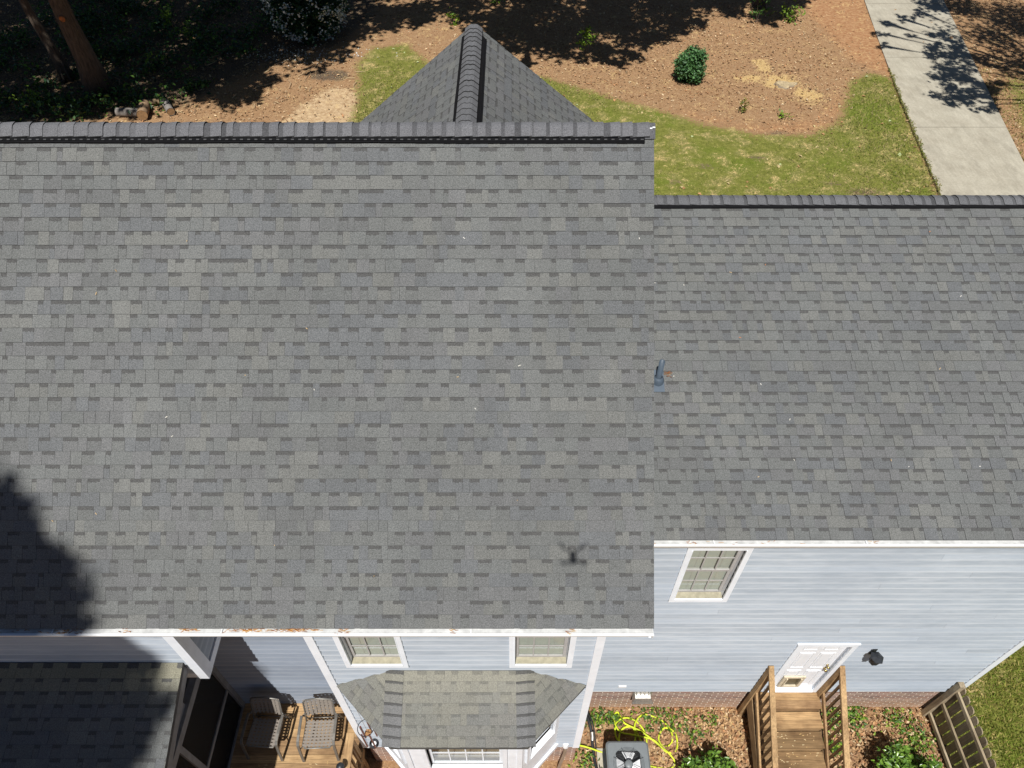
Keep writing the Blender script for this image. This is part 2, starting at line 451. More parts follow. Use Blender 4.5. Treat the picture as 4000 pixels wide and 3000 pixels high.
RIGHT_VERGE = [(19.2, 20), (19.6, 24.6), (21.0, 31), (23.0, 31), (22, 20)]
CLAY_ISLAND = [(6.4, 27.3), (9.6, 25.7), (12.6, 25.8), (14.4, 28.5), (13.7, 30), (12.2, 27.5), (9.6, 27.0), (6.7, 28.4)]
TAN = [(-9.6, 25.5), (-8.8, 28.2), (-7.6, 30.0), (-6.4, 29.4), (-6.1, 25.5)]
DIRT_BACK = [(1.0, 1.0), (1.0, 3.4), (2.7, 3.5), (3.1, 1.0)]
grass_w = np.maximum(soft(GX, GY, LAWN_FRONT, 0.75), soft(GX, GY, LAWN_BACK, 0.3))
grass_w = np.maximum(grass_w, 0.62 * soft(GX, GY, RIGHT_VERGE, 0.8))
clay_w = np.maximum(soft(GX, GY, CLAY, 0.9), 0.55 * soft(GX, GY, CLAY_ISLAND, 0.6))
clay_w = np.maximum(clay_w, 0.8 * soft(GX, GY, DIRT_BACK, 0.3))
tan_w = np.maximum(soft(GX, GY, TAN, 0.7), 0.5 * blob(GX, GY, -4.5, 32.6, 0.6, 0.6))
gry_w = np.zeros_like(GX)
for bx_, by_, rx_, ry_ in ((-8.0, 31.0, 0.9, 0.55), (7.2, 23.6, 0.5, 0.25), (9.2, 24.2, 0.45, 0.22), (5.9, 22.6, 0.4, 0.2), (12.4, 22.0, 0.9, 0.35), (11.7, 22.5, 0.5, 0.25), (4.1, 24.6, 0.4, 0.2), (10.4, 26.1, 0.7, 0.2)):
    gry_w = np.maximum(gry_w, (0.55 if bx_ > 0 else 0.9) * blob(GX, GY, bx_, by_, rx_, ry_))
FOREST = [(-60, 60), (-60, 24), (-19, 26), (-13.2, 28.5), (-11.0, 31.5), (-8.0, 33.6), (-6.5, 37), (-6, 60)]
gry_w = np.maximum(gry_w, 0.8 * soft(GX, GY, FOREST, 1.2))  # dark leaf mould, also painting in the deep shade under the trees
saw_w = np.maximum(blob(GX, GY, 11.6, 30.5, 0.75, 0.6), blob(GX, GY, 12.5, 29.2, 0.6, 0.7))
saw_w = np.maximum(saw_w, np.maximum(blob(GX, GY, 11.2, 31.9, 0.35, 0.8), blob(GX, GY, 10.4, 30.7, 0.7, 0.25)))
gz = 0.05 * np.sin(GX * 0.23) * np.sin(GY * 0.31) * (GY > 14) + 0.015 * rng.normal(size=GX.shape) * (GY > 1)
gz[(GY < 13)] *= 0.5
ny, nx = GX.shape
idx = np.arange(nx * ny).reshape(ny, nx)
gf = np.stack([idx[:-1, :-1], idx[:-1, 1:], idx[1:, 1:], idx[1:, :-1]], -1).reshape(-1, 4)
ground = np_mesh("ground", np.stack([GX, GY, gz], -1).reshape(-1, 3), gf, np.ones((len(gf), 3)), 4, M["ground"], smooth=True)
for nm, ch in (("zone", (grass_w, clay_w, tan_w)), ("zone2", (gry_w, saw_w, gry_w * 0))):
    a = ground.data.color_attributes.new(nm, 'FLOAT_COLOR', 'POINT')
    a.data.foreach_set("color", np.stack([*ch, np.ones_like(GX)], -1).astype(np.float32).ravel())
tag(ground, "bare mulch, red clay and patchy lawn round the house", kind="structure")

# driveway of cast slabs
drive = bpy.data.objects.new("driveway", None); COL.objects.link(drive)
tag(drive, "pale concrete driveway running away past the lawn", kind="structure")
def dl(y): return 15.11 + (y - 21.82) * 0.1735 - 0.10 * math.sin((y - 21.8) / 17.6 * math.pi)
def dr(y): return 18.98 + (y - 23.68) * 0.2065
cuts = [14.0, 20.2, 26.42, 32.64, 38.8, 45.0, 51.2, 57.4]
for i in range(len(cuts) - 1):
    y0, y1 = cuts[i] + 0.02, cuts[i + 1] - 0.02
    mb = MB(); n = 6
    for k in range(n):
        a, b_ = y0 + (y1 - y0) * k / n, y0 + (y1 - y0) * (k + 1) / n
        mb.hexa([(dl(a), a, -0.1), (dr(a), a, -0.1), (dr(b_), b_, -0.1), (dl(b_), b_, -0.1), (dl(a), a, 0.075), (dr(a), a, 0.075), (dr(b_), b_, 0.075), (dl(b_), b_, 0.075)])
    mb.build("slab", M["concrete"], drive)

# ================================================================ THE HOUSE
house = thing("house", (0, 7, 0), "blue-grey lap-sided house with dark grey shingle roofs", "house")

SH = dict(a=(0.138, 0.141, 0.136), b=(0.128, 0.132, 0.134), c=(0.150, 0.151, 0.142), d=(0.138, 0.139, 0.138), e=(0.137, 0.141, 0.137), f=(0.131, 0.133, 0.131))
def sh_col():
    k = rnd.choices("abcdef", (30, 16, 16, 14, 14, 10))[0]
    j = rnd.uniform(0.95, 1.05)
    return tuple(x * j for x in SH[k])
PIECES = []   # (mesh builder, width, roof part) of the main roof, the widest 300 become objects of their own
def shingle_piece(O, u, w, n, s0, s1, w0, w1, tooth, col, clip=None, tuck=0.022, h=None, bandk=1.0):
    """one tab lying from w0 (foot) to w1 (head) on the slope"""
    h = (0.0105 if tooth else 0.0065) if h is None else h
    a, b_ = s0 + (0.0028 if tooth and rnd.random() < 0.6 else 0.0002), s1 - 0.0002
    if clip:
        lo0, hi0 = clip(w0); lo1, hi1 = clip(w1)
        if min(b_, hi0) - max(a, lo0) < 0.012 and min(b_, hi1) - max(a, lo1) < 0.012: return None
        a0, b0, a1, b1 = max(a, lo0), min(b_, hi0), max(a, lo1), min(b_, hi1)
        if b0 < a0: a0 = b0 = min(max(a, lo0), hi0)
        if b1 < a1: a1 = b1 = min(max(a, lo1), hi1)
    else:
        a0 = a1 = a; b0 = b1 = b_
    P = lambda s_, t, z: O + u * s_ + w * t + n * z
    jit = rnd.uniform(-0.0015, 0.0015)
    mb = MB(); fl = 0.0 if tooth else bandk
    t1 = P(a0, w0 + jit, h); t2 = P(b0, w0 + jit, h); t3 = P(b1, w1 + tuck, 0.002); t4 = P(a1, w1 + tuck, 0.002)
    vt = -tuck / (w1 - w0)
    mb.face([t1, t2, t3, t4], col, [(fl, 1), (fl, 1), (fl, vt), (fl, vt)])
    dk = (0.02, 0.02, 0.02)
    z0 = 0.0005
    q1, q2, q3, q4 = P(a0, w0 + jit, z0), P(b0, w0 + jit, z0), P(b1, w1 + tuck, z0), P(a1, w1 + tuck, z0)
    mb.face([q1, q2, t2, t1], dk); mb.face([q2, q3, t3, t2], dk); mb.face([q4, q1, t1, t4], dk); mb.face([q1, q4, q3, q2], dk)
    return mb
def merge(dst, src):
    b = len(dst.v); dst.v += src.v; dst.f += [tuple(b + i for i in f) for f in src.f]; dst.c += src.c; dst.uv += src.uv
def shingle_field(O, u, w, n, rows, s_lo, s_hi, clip=None, tint=None, plain_rows=(), collect=None, wide=1.0, bandk=1.0):
    """rows: foot positions up the slope, the last is the head of the top course"""
    O, u, w, n = V(O), V(u).normalized(), V(w).normalized(), V(n).normalized()
    out = MB()
    for i in range(len(rows) - 1):
        w0, w1 = rows[i], rows[i + 1]
        s = s_lo - rnd.uniform(0, 0.3); tooth = rnd.random() < 0.5; pc = None
        while s < s_hi:
            wd = (rnd.choice((0.07, 0.09, 0.11, 0.13, 0.15, 0.18, 0.21)) if tooth else rnd.choice((0.055, 0.075, 0.09, 0.11, 0.13, 0.15))) * rnd.uniform(0.9, 1.1) * wide
            a, b_ = max(s, s_lo), min(s + wd, s_hi)
            if b_ - a > 0.012:
                pc = sh_col() if pc is None or rnd.random() < 0.6 else pc
                j_ = rnd.uniform(0.98, 1.02); c = tuple(x * j_ for x in pc)
                if not tooth: c = tuple(x * 0.97 for x in c)
                if tint: c = tint(c, (a + b_) / 2, w0)
                mb = shingle_piece(O, u, w, n, a, b_, w0, w1, tooth or i in plain_rows, c, clip, bandk=bandk)
                if mb:
                    if collect is not None and b_ - a > 0.06: collect.append((b_ - a, mb, (O + u * ((a + b_) / 2) + w * w0)))
                    else: merge(out, mb)
            s += wd
            tooth = not tooth if rnd.random() < 0.9 else tooth
    return out
def slab_prism(pts, thick, n):
    """closed slab under a roof plane, pts on its top"""
    mb = MB(); n = V(n).normalized(); lo = [V(p) - n * thick for p in pts]; hi = [V(p) for p in pts]
    k = len(pts)
    mb.face(hi); mb.face(list(reversed(lo)))
    for i in range(k):
        j = (i + 1) % k
        mb.face([lo[i], lo[j], hi[j], hi[i]])
    mb.c = [(0.09, 0.09, 0.09)] * len(mb.f)
    return mb
def cap_run(parent, A, B, left, right, half, expo, mat_, off=0.03, lift=0.011, tone=(0.128, 0.129, 0.134), name="cap_shingle", rad=0.07, darkband=0.40):
    """bent cap shingles along the ridge A->B; left / right: unit vectors down each slope"""
    A, B = V(A), V(B); d = (B - A).normalized(); Ln = (B - A).length
    up = V((0, 0, 1)); up = (up - d * up.dot(d)).normalized()
    l, r_ = V(left).normalized(), V(right).normalized()
    prof = []
    for k in range(-4, 5):
        t = k / 4.0; s = abs(t) * half
        v = (l if k < 0 else r_) * s
        drop = rad * max(0.0, 1 - s / (half * 0.55)) ** 2 * 0.5
        prof.append(v - up * drop + up * off)
    npc = int(Ln / expo)
    for i in range(npc):
        js = [0.0] + [rnd.uniform(-0.018, 0.018) for _ in range(npc)] if i == 0 else js
        p0 = A + d * (i * Ln / npc + js[i]) + up * rnd.uniform(-0.004, 0.004); p1 = A + d * ((i + 1) * Ln / npc + js[i + 1] + 0.025) + up * rnd.uniform(-0.004, 0.004)
        j = rnd.uniform(0.93, 1.07); wob = rnd.uniform(-0.006, 0.006)
        c = tuple(x * j for x in tone); kd = rnd.uniform(0.50, 0.85) if (p0.x > -3.2 or rnd.random() < 0.25) else rnd.uniform(0.85, 1.0); dk = tuple(x * kd for x in tone)
        pm = p0 + (p1 - p0) * rnd.uniform(darkband * 0.7, darkband * 1.3)
        mb = MB()
        def ring(p, z): return [p + q * (1 + wob) + up * z for q in prof]
        r0, rm, r1 = ring(p0, 0.0), ring(pm, lift * 0.35), ring(p1, lift)
        lo = ring(p1, lift - 0.009); lo0 = ring(p0, -0.007)
        for k in range(8):
            mb.face([r0[k], rm[k], rm[k + 1], r0[k + 1]], dk); mb.face([rm[k], r1[k], r1[k + 1], rm[k + 1]], c)
            mb.face([r1[k], lo[k], lo[k + 1], r1[k + 1]], (0.03, 0.03, 0.03))
        mb.face([r0[0], lo0[0], lo[0], r1[0]], (0.04, 0.04, 0.04)); mb.face([r0[8], r1[8], lo[8], lo0[8]], (0.04, 0.04, 0.04))
        mb.build(name, mat_, parent)
def vent_strip(parent, A, B, down, n, s0, s1, ribs=True):
    A, B, dn, n = V(A), V(B), V(down).normalized(), V(n).normalized()
    vp = None; segs = 14; pl = []
    for k in range(segs + 1):
        pl.append(A + (B - A) * k / segs + dn * rnd.uniform(-0.004, 0.004))
    mb = MB()
    for k in range(segs):
        a, b_ = pl[k], pl[k + 1]
        mb.hexa([a + dn * s0, b_ + dn * s0, b_ + dn * s1, a + dn * s1, a + dn * s0 + n * 0.034, b_ + dn * s0 + n * 0.034, b_ + dn * s1 + n * 0.02, a + dn * s1 + n * 0.02])
    vp = mb.build("ridge_vent", M["vent"], parent)
    for f_ in (0.50, 0.86):
        mb = MB(); mb.tube([p + dn * (s0 + (s1 - s0) * f_) + n * 0.024 for p in pl], 0.009, 6); mb.build("vent_bead", M["vent"], vp)
    if ribs:
        mb = MB(); Ln = (B - A).length; d = (B - A).normalized(); k = 0.0
        while k < Ln:
            p = A + d * k + dn * (s0 + (s1 - s0) * 0.28) + n * 0.034
            mb.obox(p, d * 0.03, dn * 0.012, n * 0.004, (1, 1, 1)); k += 0.075
        tag(mb.build("vent_ribs", M["rib"], vp), kind="stuff")

# ---- main roof
BM = R(41.65); MU = V((1, 0, 0)); MW = V((0, math.cos(BM), math.sin(BM))); MN = V((0, -math.sin(BM), math.cos(BM)))
EY, EZ = 3.038, 7.279; RY = 6.93; RZ = EZ + (RY - EY) * math.tan(BM); RL = (RY - EY) / math.cos(BM)
XL, XR = -8.2, 1.469
roof = slab_prism([(XL, EY, EZ), (XR, EY, EZ), (XR, RY, RZ), (XL, RY, RZ)], 0.11, MN)
fm = slab_prism([(XR, 2 * RY - EY, EZ), (XL, 2 * RY - EY, EZ), (XL, RY, RZ), (XR, RY, RZ)], 0.11, (0, math.sin(BM), math.cos(BM)))
merge(roof, fm)
main_roof = roof.build("roof", M["shingle"], house)
px = [2455, 2400, 2345.8, 2292, 2238.5, 2185, 2130.7, 2076.5, 2032, 1977.7, 1923.5, 1870, 1816, 1762.6, 1709, 1655, 1606.6, 1552, 1498, 1444, 1390, 1337, 1281, 1228, 1174, 1120.6, 1066, 1012, 958, 904, 849.5, 795, 741, 686, 631.4, 577, 522, 497]
rows = [(2455 - p) * 7.4148 / 2800 for p in px]
def weather(c, s, w0):
    k = 1.0
    return c
coll = []
rest = shingle_field((0, EY, EZ), MU, MW, MN, rows, -6.2, XR, plain_rows=(7, 15), collect=coll)
merge(rest, shingle_field((0, EY, EZ), MU, MW, MN, rows, XL, -6.2, plain_rows=(7, 15)))
coll.sort(key=lambda t: -t[0] * (1.0 if -5.2 < t[2].x < 1.4 else 0.1))
for k, (wd, mb, p) in enumerate(coll):
    if k < 290: mb.build("shingle", M["shingle"], main_roof)
    else: merge(rest, mb)
tag(rest.build("shingle_field", M["shingle"], main_roof), kind="stuff")
cap_run(main_roof, (XL, RY, RZ), (XR - 0.09, RY, RZ), (0, -math.cos(BM), -math.sin(BM)), (0, math.cos(BM), -math.sin(BM)), 0.165, 0.150, M["shingle"], off=0.045, tone=(0.135, 0.135, 0.142))
vent_strip(main_roof, (XL, RY, RZ), (XR - 0.10, RY, RZ), -MW, MN, 0.142, 0.192)
mb = MB()   # end cap and two white nail-head smears of sealant at the rake corner
mb.obox(V((XR - 0.14, RY, RZ + 0.012)) , (0.15, 0, 0), -MW * 0.16, MN * 0.012, (0.1, 0.1, 0.105)); mb.obox(V((XR - 0.14, RY, RZ + 0.012)), (0.15, 0, 0), V((0, math.cos(BM), -math.sin(BM))) * 0.16, V((0, math.sin(BM), math.cos(BM))) * 0.012, (0.1, 0.1, 0.105))
mb.build("end_cap", M["shingle"], main_roof)
mb = MB()
for a, b_ in ((XR - 0.05, 0.045), (XR - 0.02, 0.035)):
    mb.obox(V((a, RY, RZ + 0.012)) - MW * b_ + MN * 0.013, (0.028, 0, 0), -MW * 0.012, MN * 0.004)
mb.obox(V((XR - 0.056, RY, RZ + 0.012)) - MW * 0.05 + MN * 0.013, (0.01, 0, 0), -MW * 0.025, MN * 0.004)
mb.build("sealant", M["white"], main_roof)

# ---- wing roof
BW = R(22.25); WW = V((0, math.cos(BW), math.sin(BW))); WN = V((0, -math.sin(BW), math.cos(BW)))
WEY, WEZ = 4.268, 6.914; WRY = 8.665; WRZ = WEZ + (WRY - WEY) * math.tan(BW); WRL = (WRY - WEY) / math.cos(BW)
WXL, WXR = 1.17, 8.45
roof = slab_prism([(WXL, WEY, WEZ), (WXR, WEY, WEZ), (WXR, WRY, WRZ), (WXL, WRY, WRZ)], 0.11, WN)
WFY = WRY + (WRZ - WEZ) / math.tan(BM)
merge(roof, slab_prism([(WXR, WFY, WEZ), (WXL, WFY, WEZ), (WXL, WRY, WRZ), (WXR, WRY, WRZ)], 0.11, (0, math.sin(BM), math.cos(BM))))
wing_roof = roof.build("roof", M["shingle"], house)
wrows = [k * 0.1425 for k in range(33)]
wrows = [r_ for r_ in wrows if r_ < WRL - 0.02]
f_ = shingle_field((0, WEY, WEZ), MU, WW, WN, wrows, WXL + 0.01, WXR, plain_rows=(15,))
tag(f_.build("shingle_field", M["shingle"], wing_roof), kind="stuff")
cap_run(wing_roof, (WXR, WRY, WRZ), (WXL + 0.1, WRY, WRZ), (0, math.cos(BM), -math.sin(BM)), (0, -math.cos(BW), -math.sin(BW)), 0.17, 0.155, M["shingle"], off=0.04, tone=(0.132, 0.133, 0.138))
vent_strip(wing_roof, (WXL + 0.1, WRY, WRZ), (WXR, WRY, WRZ), -WW, WN, 0.152, 0.190, ribs=False)

# ---- front cross gable
GXc, GZ, GYe, GB = -0.58, 10.0, 11.32, math.atan(0.81)
HS = 2.35
groof = MB()
for sgn in (-1, 1):
    nn = V((sgn * math.sin(GB), 0, math.cos(GB)))
    a = [(GXc, 7.4, GZ), (GXc, GYe, GZ), (GXc + sgn * HS, GYe, GZ - HS * 0.81), (GXc + sgn * HS, 7.4, GZ - HS * 0.81)]
    merge(groof, slab_prism(a if sgn < 0 else list(reversed(a)), 0.1, nn))
gable_roof = groof.build("roof", M["shingle"], house)
gf_ = MB()
GL = HS / math.cos(GB); grows = []
k = 0
while k * 0.143 < GL - 0.02: grows.append(k * 0.143); k += 1
for sgn in (-1, 1):
    nn = V((sgn * math.sin(GB), 0, math.cos(GB))); ww = V((-sgn * math.cos(GB), 0, math.sin(GB)))
    uu = V((0, 1, 0)) if sgn > 0 else V((0, -1, 0))
    O = (GXc + sgn * HS, 0, GZ - HS * 0.81)
    lo, hi = (7.45, GYe + 0.01) if sgn > 0 else (-GYe - 0.01, -7.45)
    merge(gf_, shingle_field(O, uu, ww, nn, grows, lo, hi, wide=1.15))
tag(gf_.build("shingle_field", M["shingle"], gable_roof), kind="stuff")
lv, rv = (-math.cos(GB), 0, -math.sin(GB)), (math.cos(GB), 0, -math.sin(GB))
cap_run(gable_roof, (GXc, GYe, GZ), (GXc, 7.5, GZ), lv, rv, 0.17, 0.152, M["shingle"], off=0.04, darkband=0.10, rad=0.10, lift=0.022)
vent_strip(gable_roof, (GXc, 7.5, GZ), (GXc, GYe - 0.22, GZ), lv, (-math.sin(GB), 0, math.cos(GB)), 0.155, 0.205, ribs=False)
vent_strip(gable_roof, (GXc, 7.5, GZ), (GXc, GYe - 0.25, GZ), rv, (math.sin(GB), 0, math.cos(GB)), 0.155, 0.235, ribs=False)
mb = MB()
mb.box(GXc - HS - 0.12, GXc - HS, 8.0, GYe, GZ - HS * 0.81 - 0.16, GZ - HS * 0.81 - 0.04); mb.box(GXc + HS, GXc + HS + 0.12, 8.0, GYe, GZ - HS * 0.81 - 0.16, GZ - HS * 0.81 - 0.04)
mb.build("gutter", M["gutter"], house)

# ---- solid wall cores behind the siding
WM, WG, WRr, WB_ = 3.56, 4.50, 4.30, 3.56   # siding planes: main, wing, recess, porch-side box
mb = MB()
mb.box(-8.0, -4.35, 3.70, 10.3, 4.47, 7.3); mb.box(-8.0, 1.10, 4.46, 10.3, 0.0, 7.6); mb.box(-2.50, 1.10, 3.72, 4.5, 1.1, 7.3)
mb.face([(1.10, 3.7, 7.4), (1.10, 10.2, 7.4), (1.10, RY, 10.3)]); mb.face([(-8.0, 3.7, 7.4), (-8.0, RY, 10.3), (-8.0, 10.2, 7.4)])
mb.box(1.2, 8.05, 4.66, 10.1, 0.0, 6.9); mb.face([(8.05, 4.7, 6.88), (8.05, 10.1, 6.88), (8.05, WRY, 8.45)])
mb.box(-2.5, 1.10, 3.60, 4.6, -0.1, 1.09)
mb.build("wall_core", M["core"], house)
mb = MB(); mb.box(-2.6, 1.1, 8.0, 11.0, 0, 8.2); mb.face([(-2.6, 11.0, 8.2), (1.1, 11.0, 8.2), (GXc, 11.0, 9.8)]); mb.build("gable_wall", M["trim"], house)

SID = (0.425, 0.48, 0.54)
mb = MB(); mb.c = []
for y0, y1, f0, f1 in ((3.58, RY, 7.2, RZ - 0.30), (RY, 10.28, RZ - 0.30, 7.2)):
    mb.hexa([(1.101, y0, 6.0), (1.125, y0, 6.0), (1.125, y1, 6.0), (1.101, y1, 6.0), (1.101, y0, f0), (1.125, y0, f0), (1.125, y1, f1), (1.101, y1, f1)], SID)
mb.build("gable_wall", M["siding"], house)
def siding(parent, o, u, nrm, length, z0, z1, openings=(), expo=0.165, tone=SID, joints=(), m="siding"):
    """lap boards from z0 up; openings: (s0, s1, za, zb) along u"""
    o, u, nrm = V(o), V(u).normalized(), V(nrm).normalized()
    k = 0; z = z0
    while z < z1 - 0.02:
        zt = min(z + expo, z1)
        spans = [(0.0, length)]
        for (a, b_, za, zb) in openings:
            if z < zb - 0.01 and zt > za + 0.01:
                ns = []
                for (p, q) in spans:
                    if b_ <= p or a >= q: ns.append((p, q)); continue
                    if a > p: ns.append((p, a))
                    if b_ < q: ns.append((b_, q))
                spans = ns
        out = []
        for (p, q) in spans:
            cutp = [c for (r_, c) in joints if r_ == k and p + 0.2 < c < q - 0.2]
            e = [p] + cutp + [q]
            for i in range(len(e) - 1): out.append((e[i] + (0.002 if i else 0), e[i + 1]))
        for (p, q) in out:
            if q - p < 0.015: continue
            j = rnd.uniform(0.86, 1.06); mb = MB(); c = tuple(x * j for x in tone)
            A = lambda s_, zz, d: o + u * s_ + nrm * d + V((0, 0, zz))
            mb.hexa([A(p, z, 0.026), A(q, z, 0.026), A(q, z, -0.012), A(p, z, -0.012), A(p, zt, 0.001), A(q, zt, 0.001), A(q, zt, -0.012), A(p, zt, -0.012)], c)
            mb.uv[2] = [(0, 0), (0, 0), (0, 1), (0, 1)]
            mb.build("siding_board", M[m], parent)
        z = zt; k += 1
def wall(label=None):
    o = bpy.data.objects.new("wall", None); COL.objects.link(o); o.parent = house
    o.matrix_parent_inverse = Matrix.Translation(-LOC[house.name])
    return o
U, NB = V((1, 0, 0)), V((0, -1, 0))
WIN_M = [(-2.13, -1.45, 4.92, 6.40), (0.04, 0.72, 4.92, 6.40)]
WIN_W = (2.30, 2.98, 4.88, 6.30)
DOOR = (4.63, 5.43, 1.13, 3.17)
w_main = wall(); siding(w_main, (-2.56, WM, 0), U, NB, 3.72, 1.11, 7.18, [(a + 2.56, b_ + 2.56, za, zb) for a, b_, za, zb in WIN_M] + [(0.40, 3.30, 1.0, 4.15)])
w_wing = wall()
jn = [(14, 2.9), (20, 1.85), (18, 4.05), (16, 3.85), (13, 3.6), (25, 3.9), (27, 5.0), (21, 4.9), (17, 5.4), (14, 5.2), (11, 6.2), (8, 5.9), (30, 4.4), (23, 6.4), (5, 2.2), (9, 1.4), (19, 6.0)]
siding(w_wing, (1.17, WG, 0), U, NB, 6.94, 1.07, 6.84, [(WIN_W[0] - 1.17, WIN_W[1] - 1.17, WIN_W[2], WIN_W[3]), (DOOR[0] - 1.17, DOOR[1] - 1.17, 1.0, DOOR[3])], joints=jn)
w_rec = wall(); siding(w_rec, (-8.0, WRr, 0), U, NB, 5.44, 1.06, 7.18, tone=(0.27, 0.31, 0.375), m="siding_sheltered_shaded")  # recess paint less weathered, its tone also darkened to deepen the shade
w_box = wall(); siding(w_box, (-8.0, WB_, 0), U, NB, 3.72, 4.60, 7.18)
siding(w_box, (-4.20, WB_, 0), (0, 1, 0), (1, 0, 0), 0.75, 4.62, 7.18)
# corner boards, frieze and bottom trim
def trim(parent, *bx, name="corner_board"):
    for b_ in bx:
        mb = MB(); mb.box(*b_); mb.build(name, M["trim"], parent)
trim(w_main, (-2.565, -2.455, WM - 0.036, WM + 0.03, 1.10, 7.18), (1.045, 1.155, WM - 0.036, WM + 0.03, 1.10, 7.18), (1.125, 1.158, WM + 0.031, WM + 0.12, 1.10, 7.18), (-2.568, -2.54, WM + 0.031, WRr, 1.06, 7.18))
trim(w_wing, (8.02, 8.13, WG - 0.036, WG + 0.03, 1.06, 6.84), (8.10, 8.135, WG + 0.031, WG + 0.13, 1.06, 6.84))
trim(w_box, (-4.29, -4.156, WB_ - 0.036, WB_ + 0.03, 4.44, 7.18), (-4.21, -4.155, WB_ + 0.031, WB_ + 0.14, 4.44, 7.18))
trim(w_box, (-4.21, -4.157, WB_ + 0.141, WRr, 4.44, 4.58), (-8.0, -4.30, WB_ - 0.02, WB_ + 0.03, 4.44, 4.60), name="skirt_board")
mb = MB(); mb.box(-2.55, 1.16, WM + 0.14, 4.4, 1.08, 1.105); mb.build("sill_plate", M["trim"], w_main)
mb = MB(); mb.box(-8.0, -4.36, 3.60, 4.45, 4.40, 4.44); mb.build("box_soffit", M["trim"], house)
# soffits and fascia
mb = MB(); mb.box(XL, XR - 0.02, EY + 0.03, EY + 0.05, EZ - 0.17, EZ - 0.012); mb.build("fascia", M["trim"], house)
mb = MB(); mb.box(XL, XR - 0.02, EY + 0.05, 4.45, EZ - 0.14, EZ - 0.12); mb.build("soffit", M["trim"], house)
mb = MB(); mb.box(WXL, WXR - 0.02, WEY + 0.03, WEY + 0.05, WEZ - 0.17, WEZ - 0.012); mb.build("fascia", M["trim"], house)
mb = MB(); mb.box(WXL, WXR - 0.02, WEY + 0.05, WG + 0.16, WEZ - 0.11, WEZ - 0.09); mb.build("soffit", M["trim"], house)
mb = MB()
for s_ in (0, 1):
    y0, z0, y1, z1 = ((EY, EZ, RY, RZ), (2 * RY - EY, EZ, RY, RZ))[s_]
    mb.bar((XR - 0.035, y0, z0 - 0.17), (XR - 0.035, y1, z1 - 0.17), 0.022, 0.16, (0, 0, 1))
mb.build("rake_board", M["trim"], house)
# gutters: back, bottom, front lip, guard, end caps
def gutter(x0, x1, y, z, parent=house):
    mb = MB()
    yb, yf = y + 0.028, y - 0.066
    mb.box(x0, x1, yf + 0.03, yb, z - 0.125, z - 0.118); mb.hexa([(x0, yf + 0.03, z - 0.125), (x1, yf + 0.03, z - 0.125), (x1, yf + 0.036, z - 0.118), (x0, yf + 0.036, z - 0.118), (x0, yf, z - 0.035), (x1, yf, z - 0.035), (x1, yf + 0.007, z - 0.035), (x0, yf + 0.007, z - 0.035)])
    mb.box(x0, x1, yf - 0.004, yf + 0.022, z - 0.034, z - 0.018)
    mb.box(x0, x0 + 0.004, yf + 0.008, yb, z - 0.117, z - 0.036); mb.box(x1 - 0.004, x1, yf + 0.008, yb, z - 0.117, z - 0.036)
    g = mb.build("gutter", M["gutter"], parent)
    mb = MB(); n = 7
    for k in range(n):
        a = yf + 0.023 + (yb - yf - 0.024) * k / n; b_ = yf + 0.023 + (yb - yf - 0.024) * (k + 0.82) / n
        mb.box(x0 + 0.006, x1 - 0.006, a, b_, z - 0.034, z - 0.030 + 0.0025 * (k % 2))
    mb.box(x0 + 0.006, x1 - 0.006, yf + 0.023, yb, z - 0.040, z - 0.0345)
    mb.build("gutter_guard", M["guard"], g)
    x = x0 + 0.9
    mb = MB()
    while x < x1: mb.box(x, x + 0.012, yf - 0.006, yb, z - 0.017, z - 0.013); x += rnd.uniform(1.6, 2.6)
    tag(mb.build("gutter_straps", M["gutter"], g), kind="stuff")
gutter(XL, XR - 0.005, EY, EZ); gutter(XR + 0.02, WXR, WEY, WEZ)

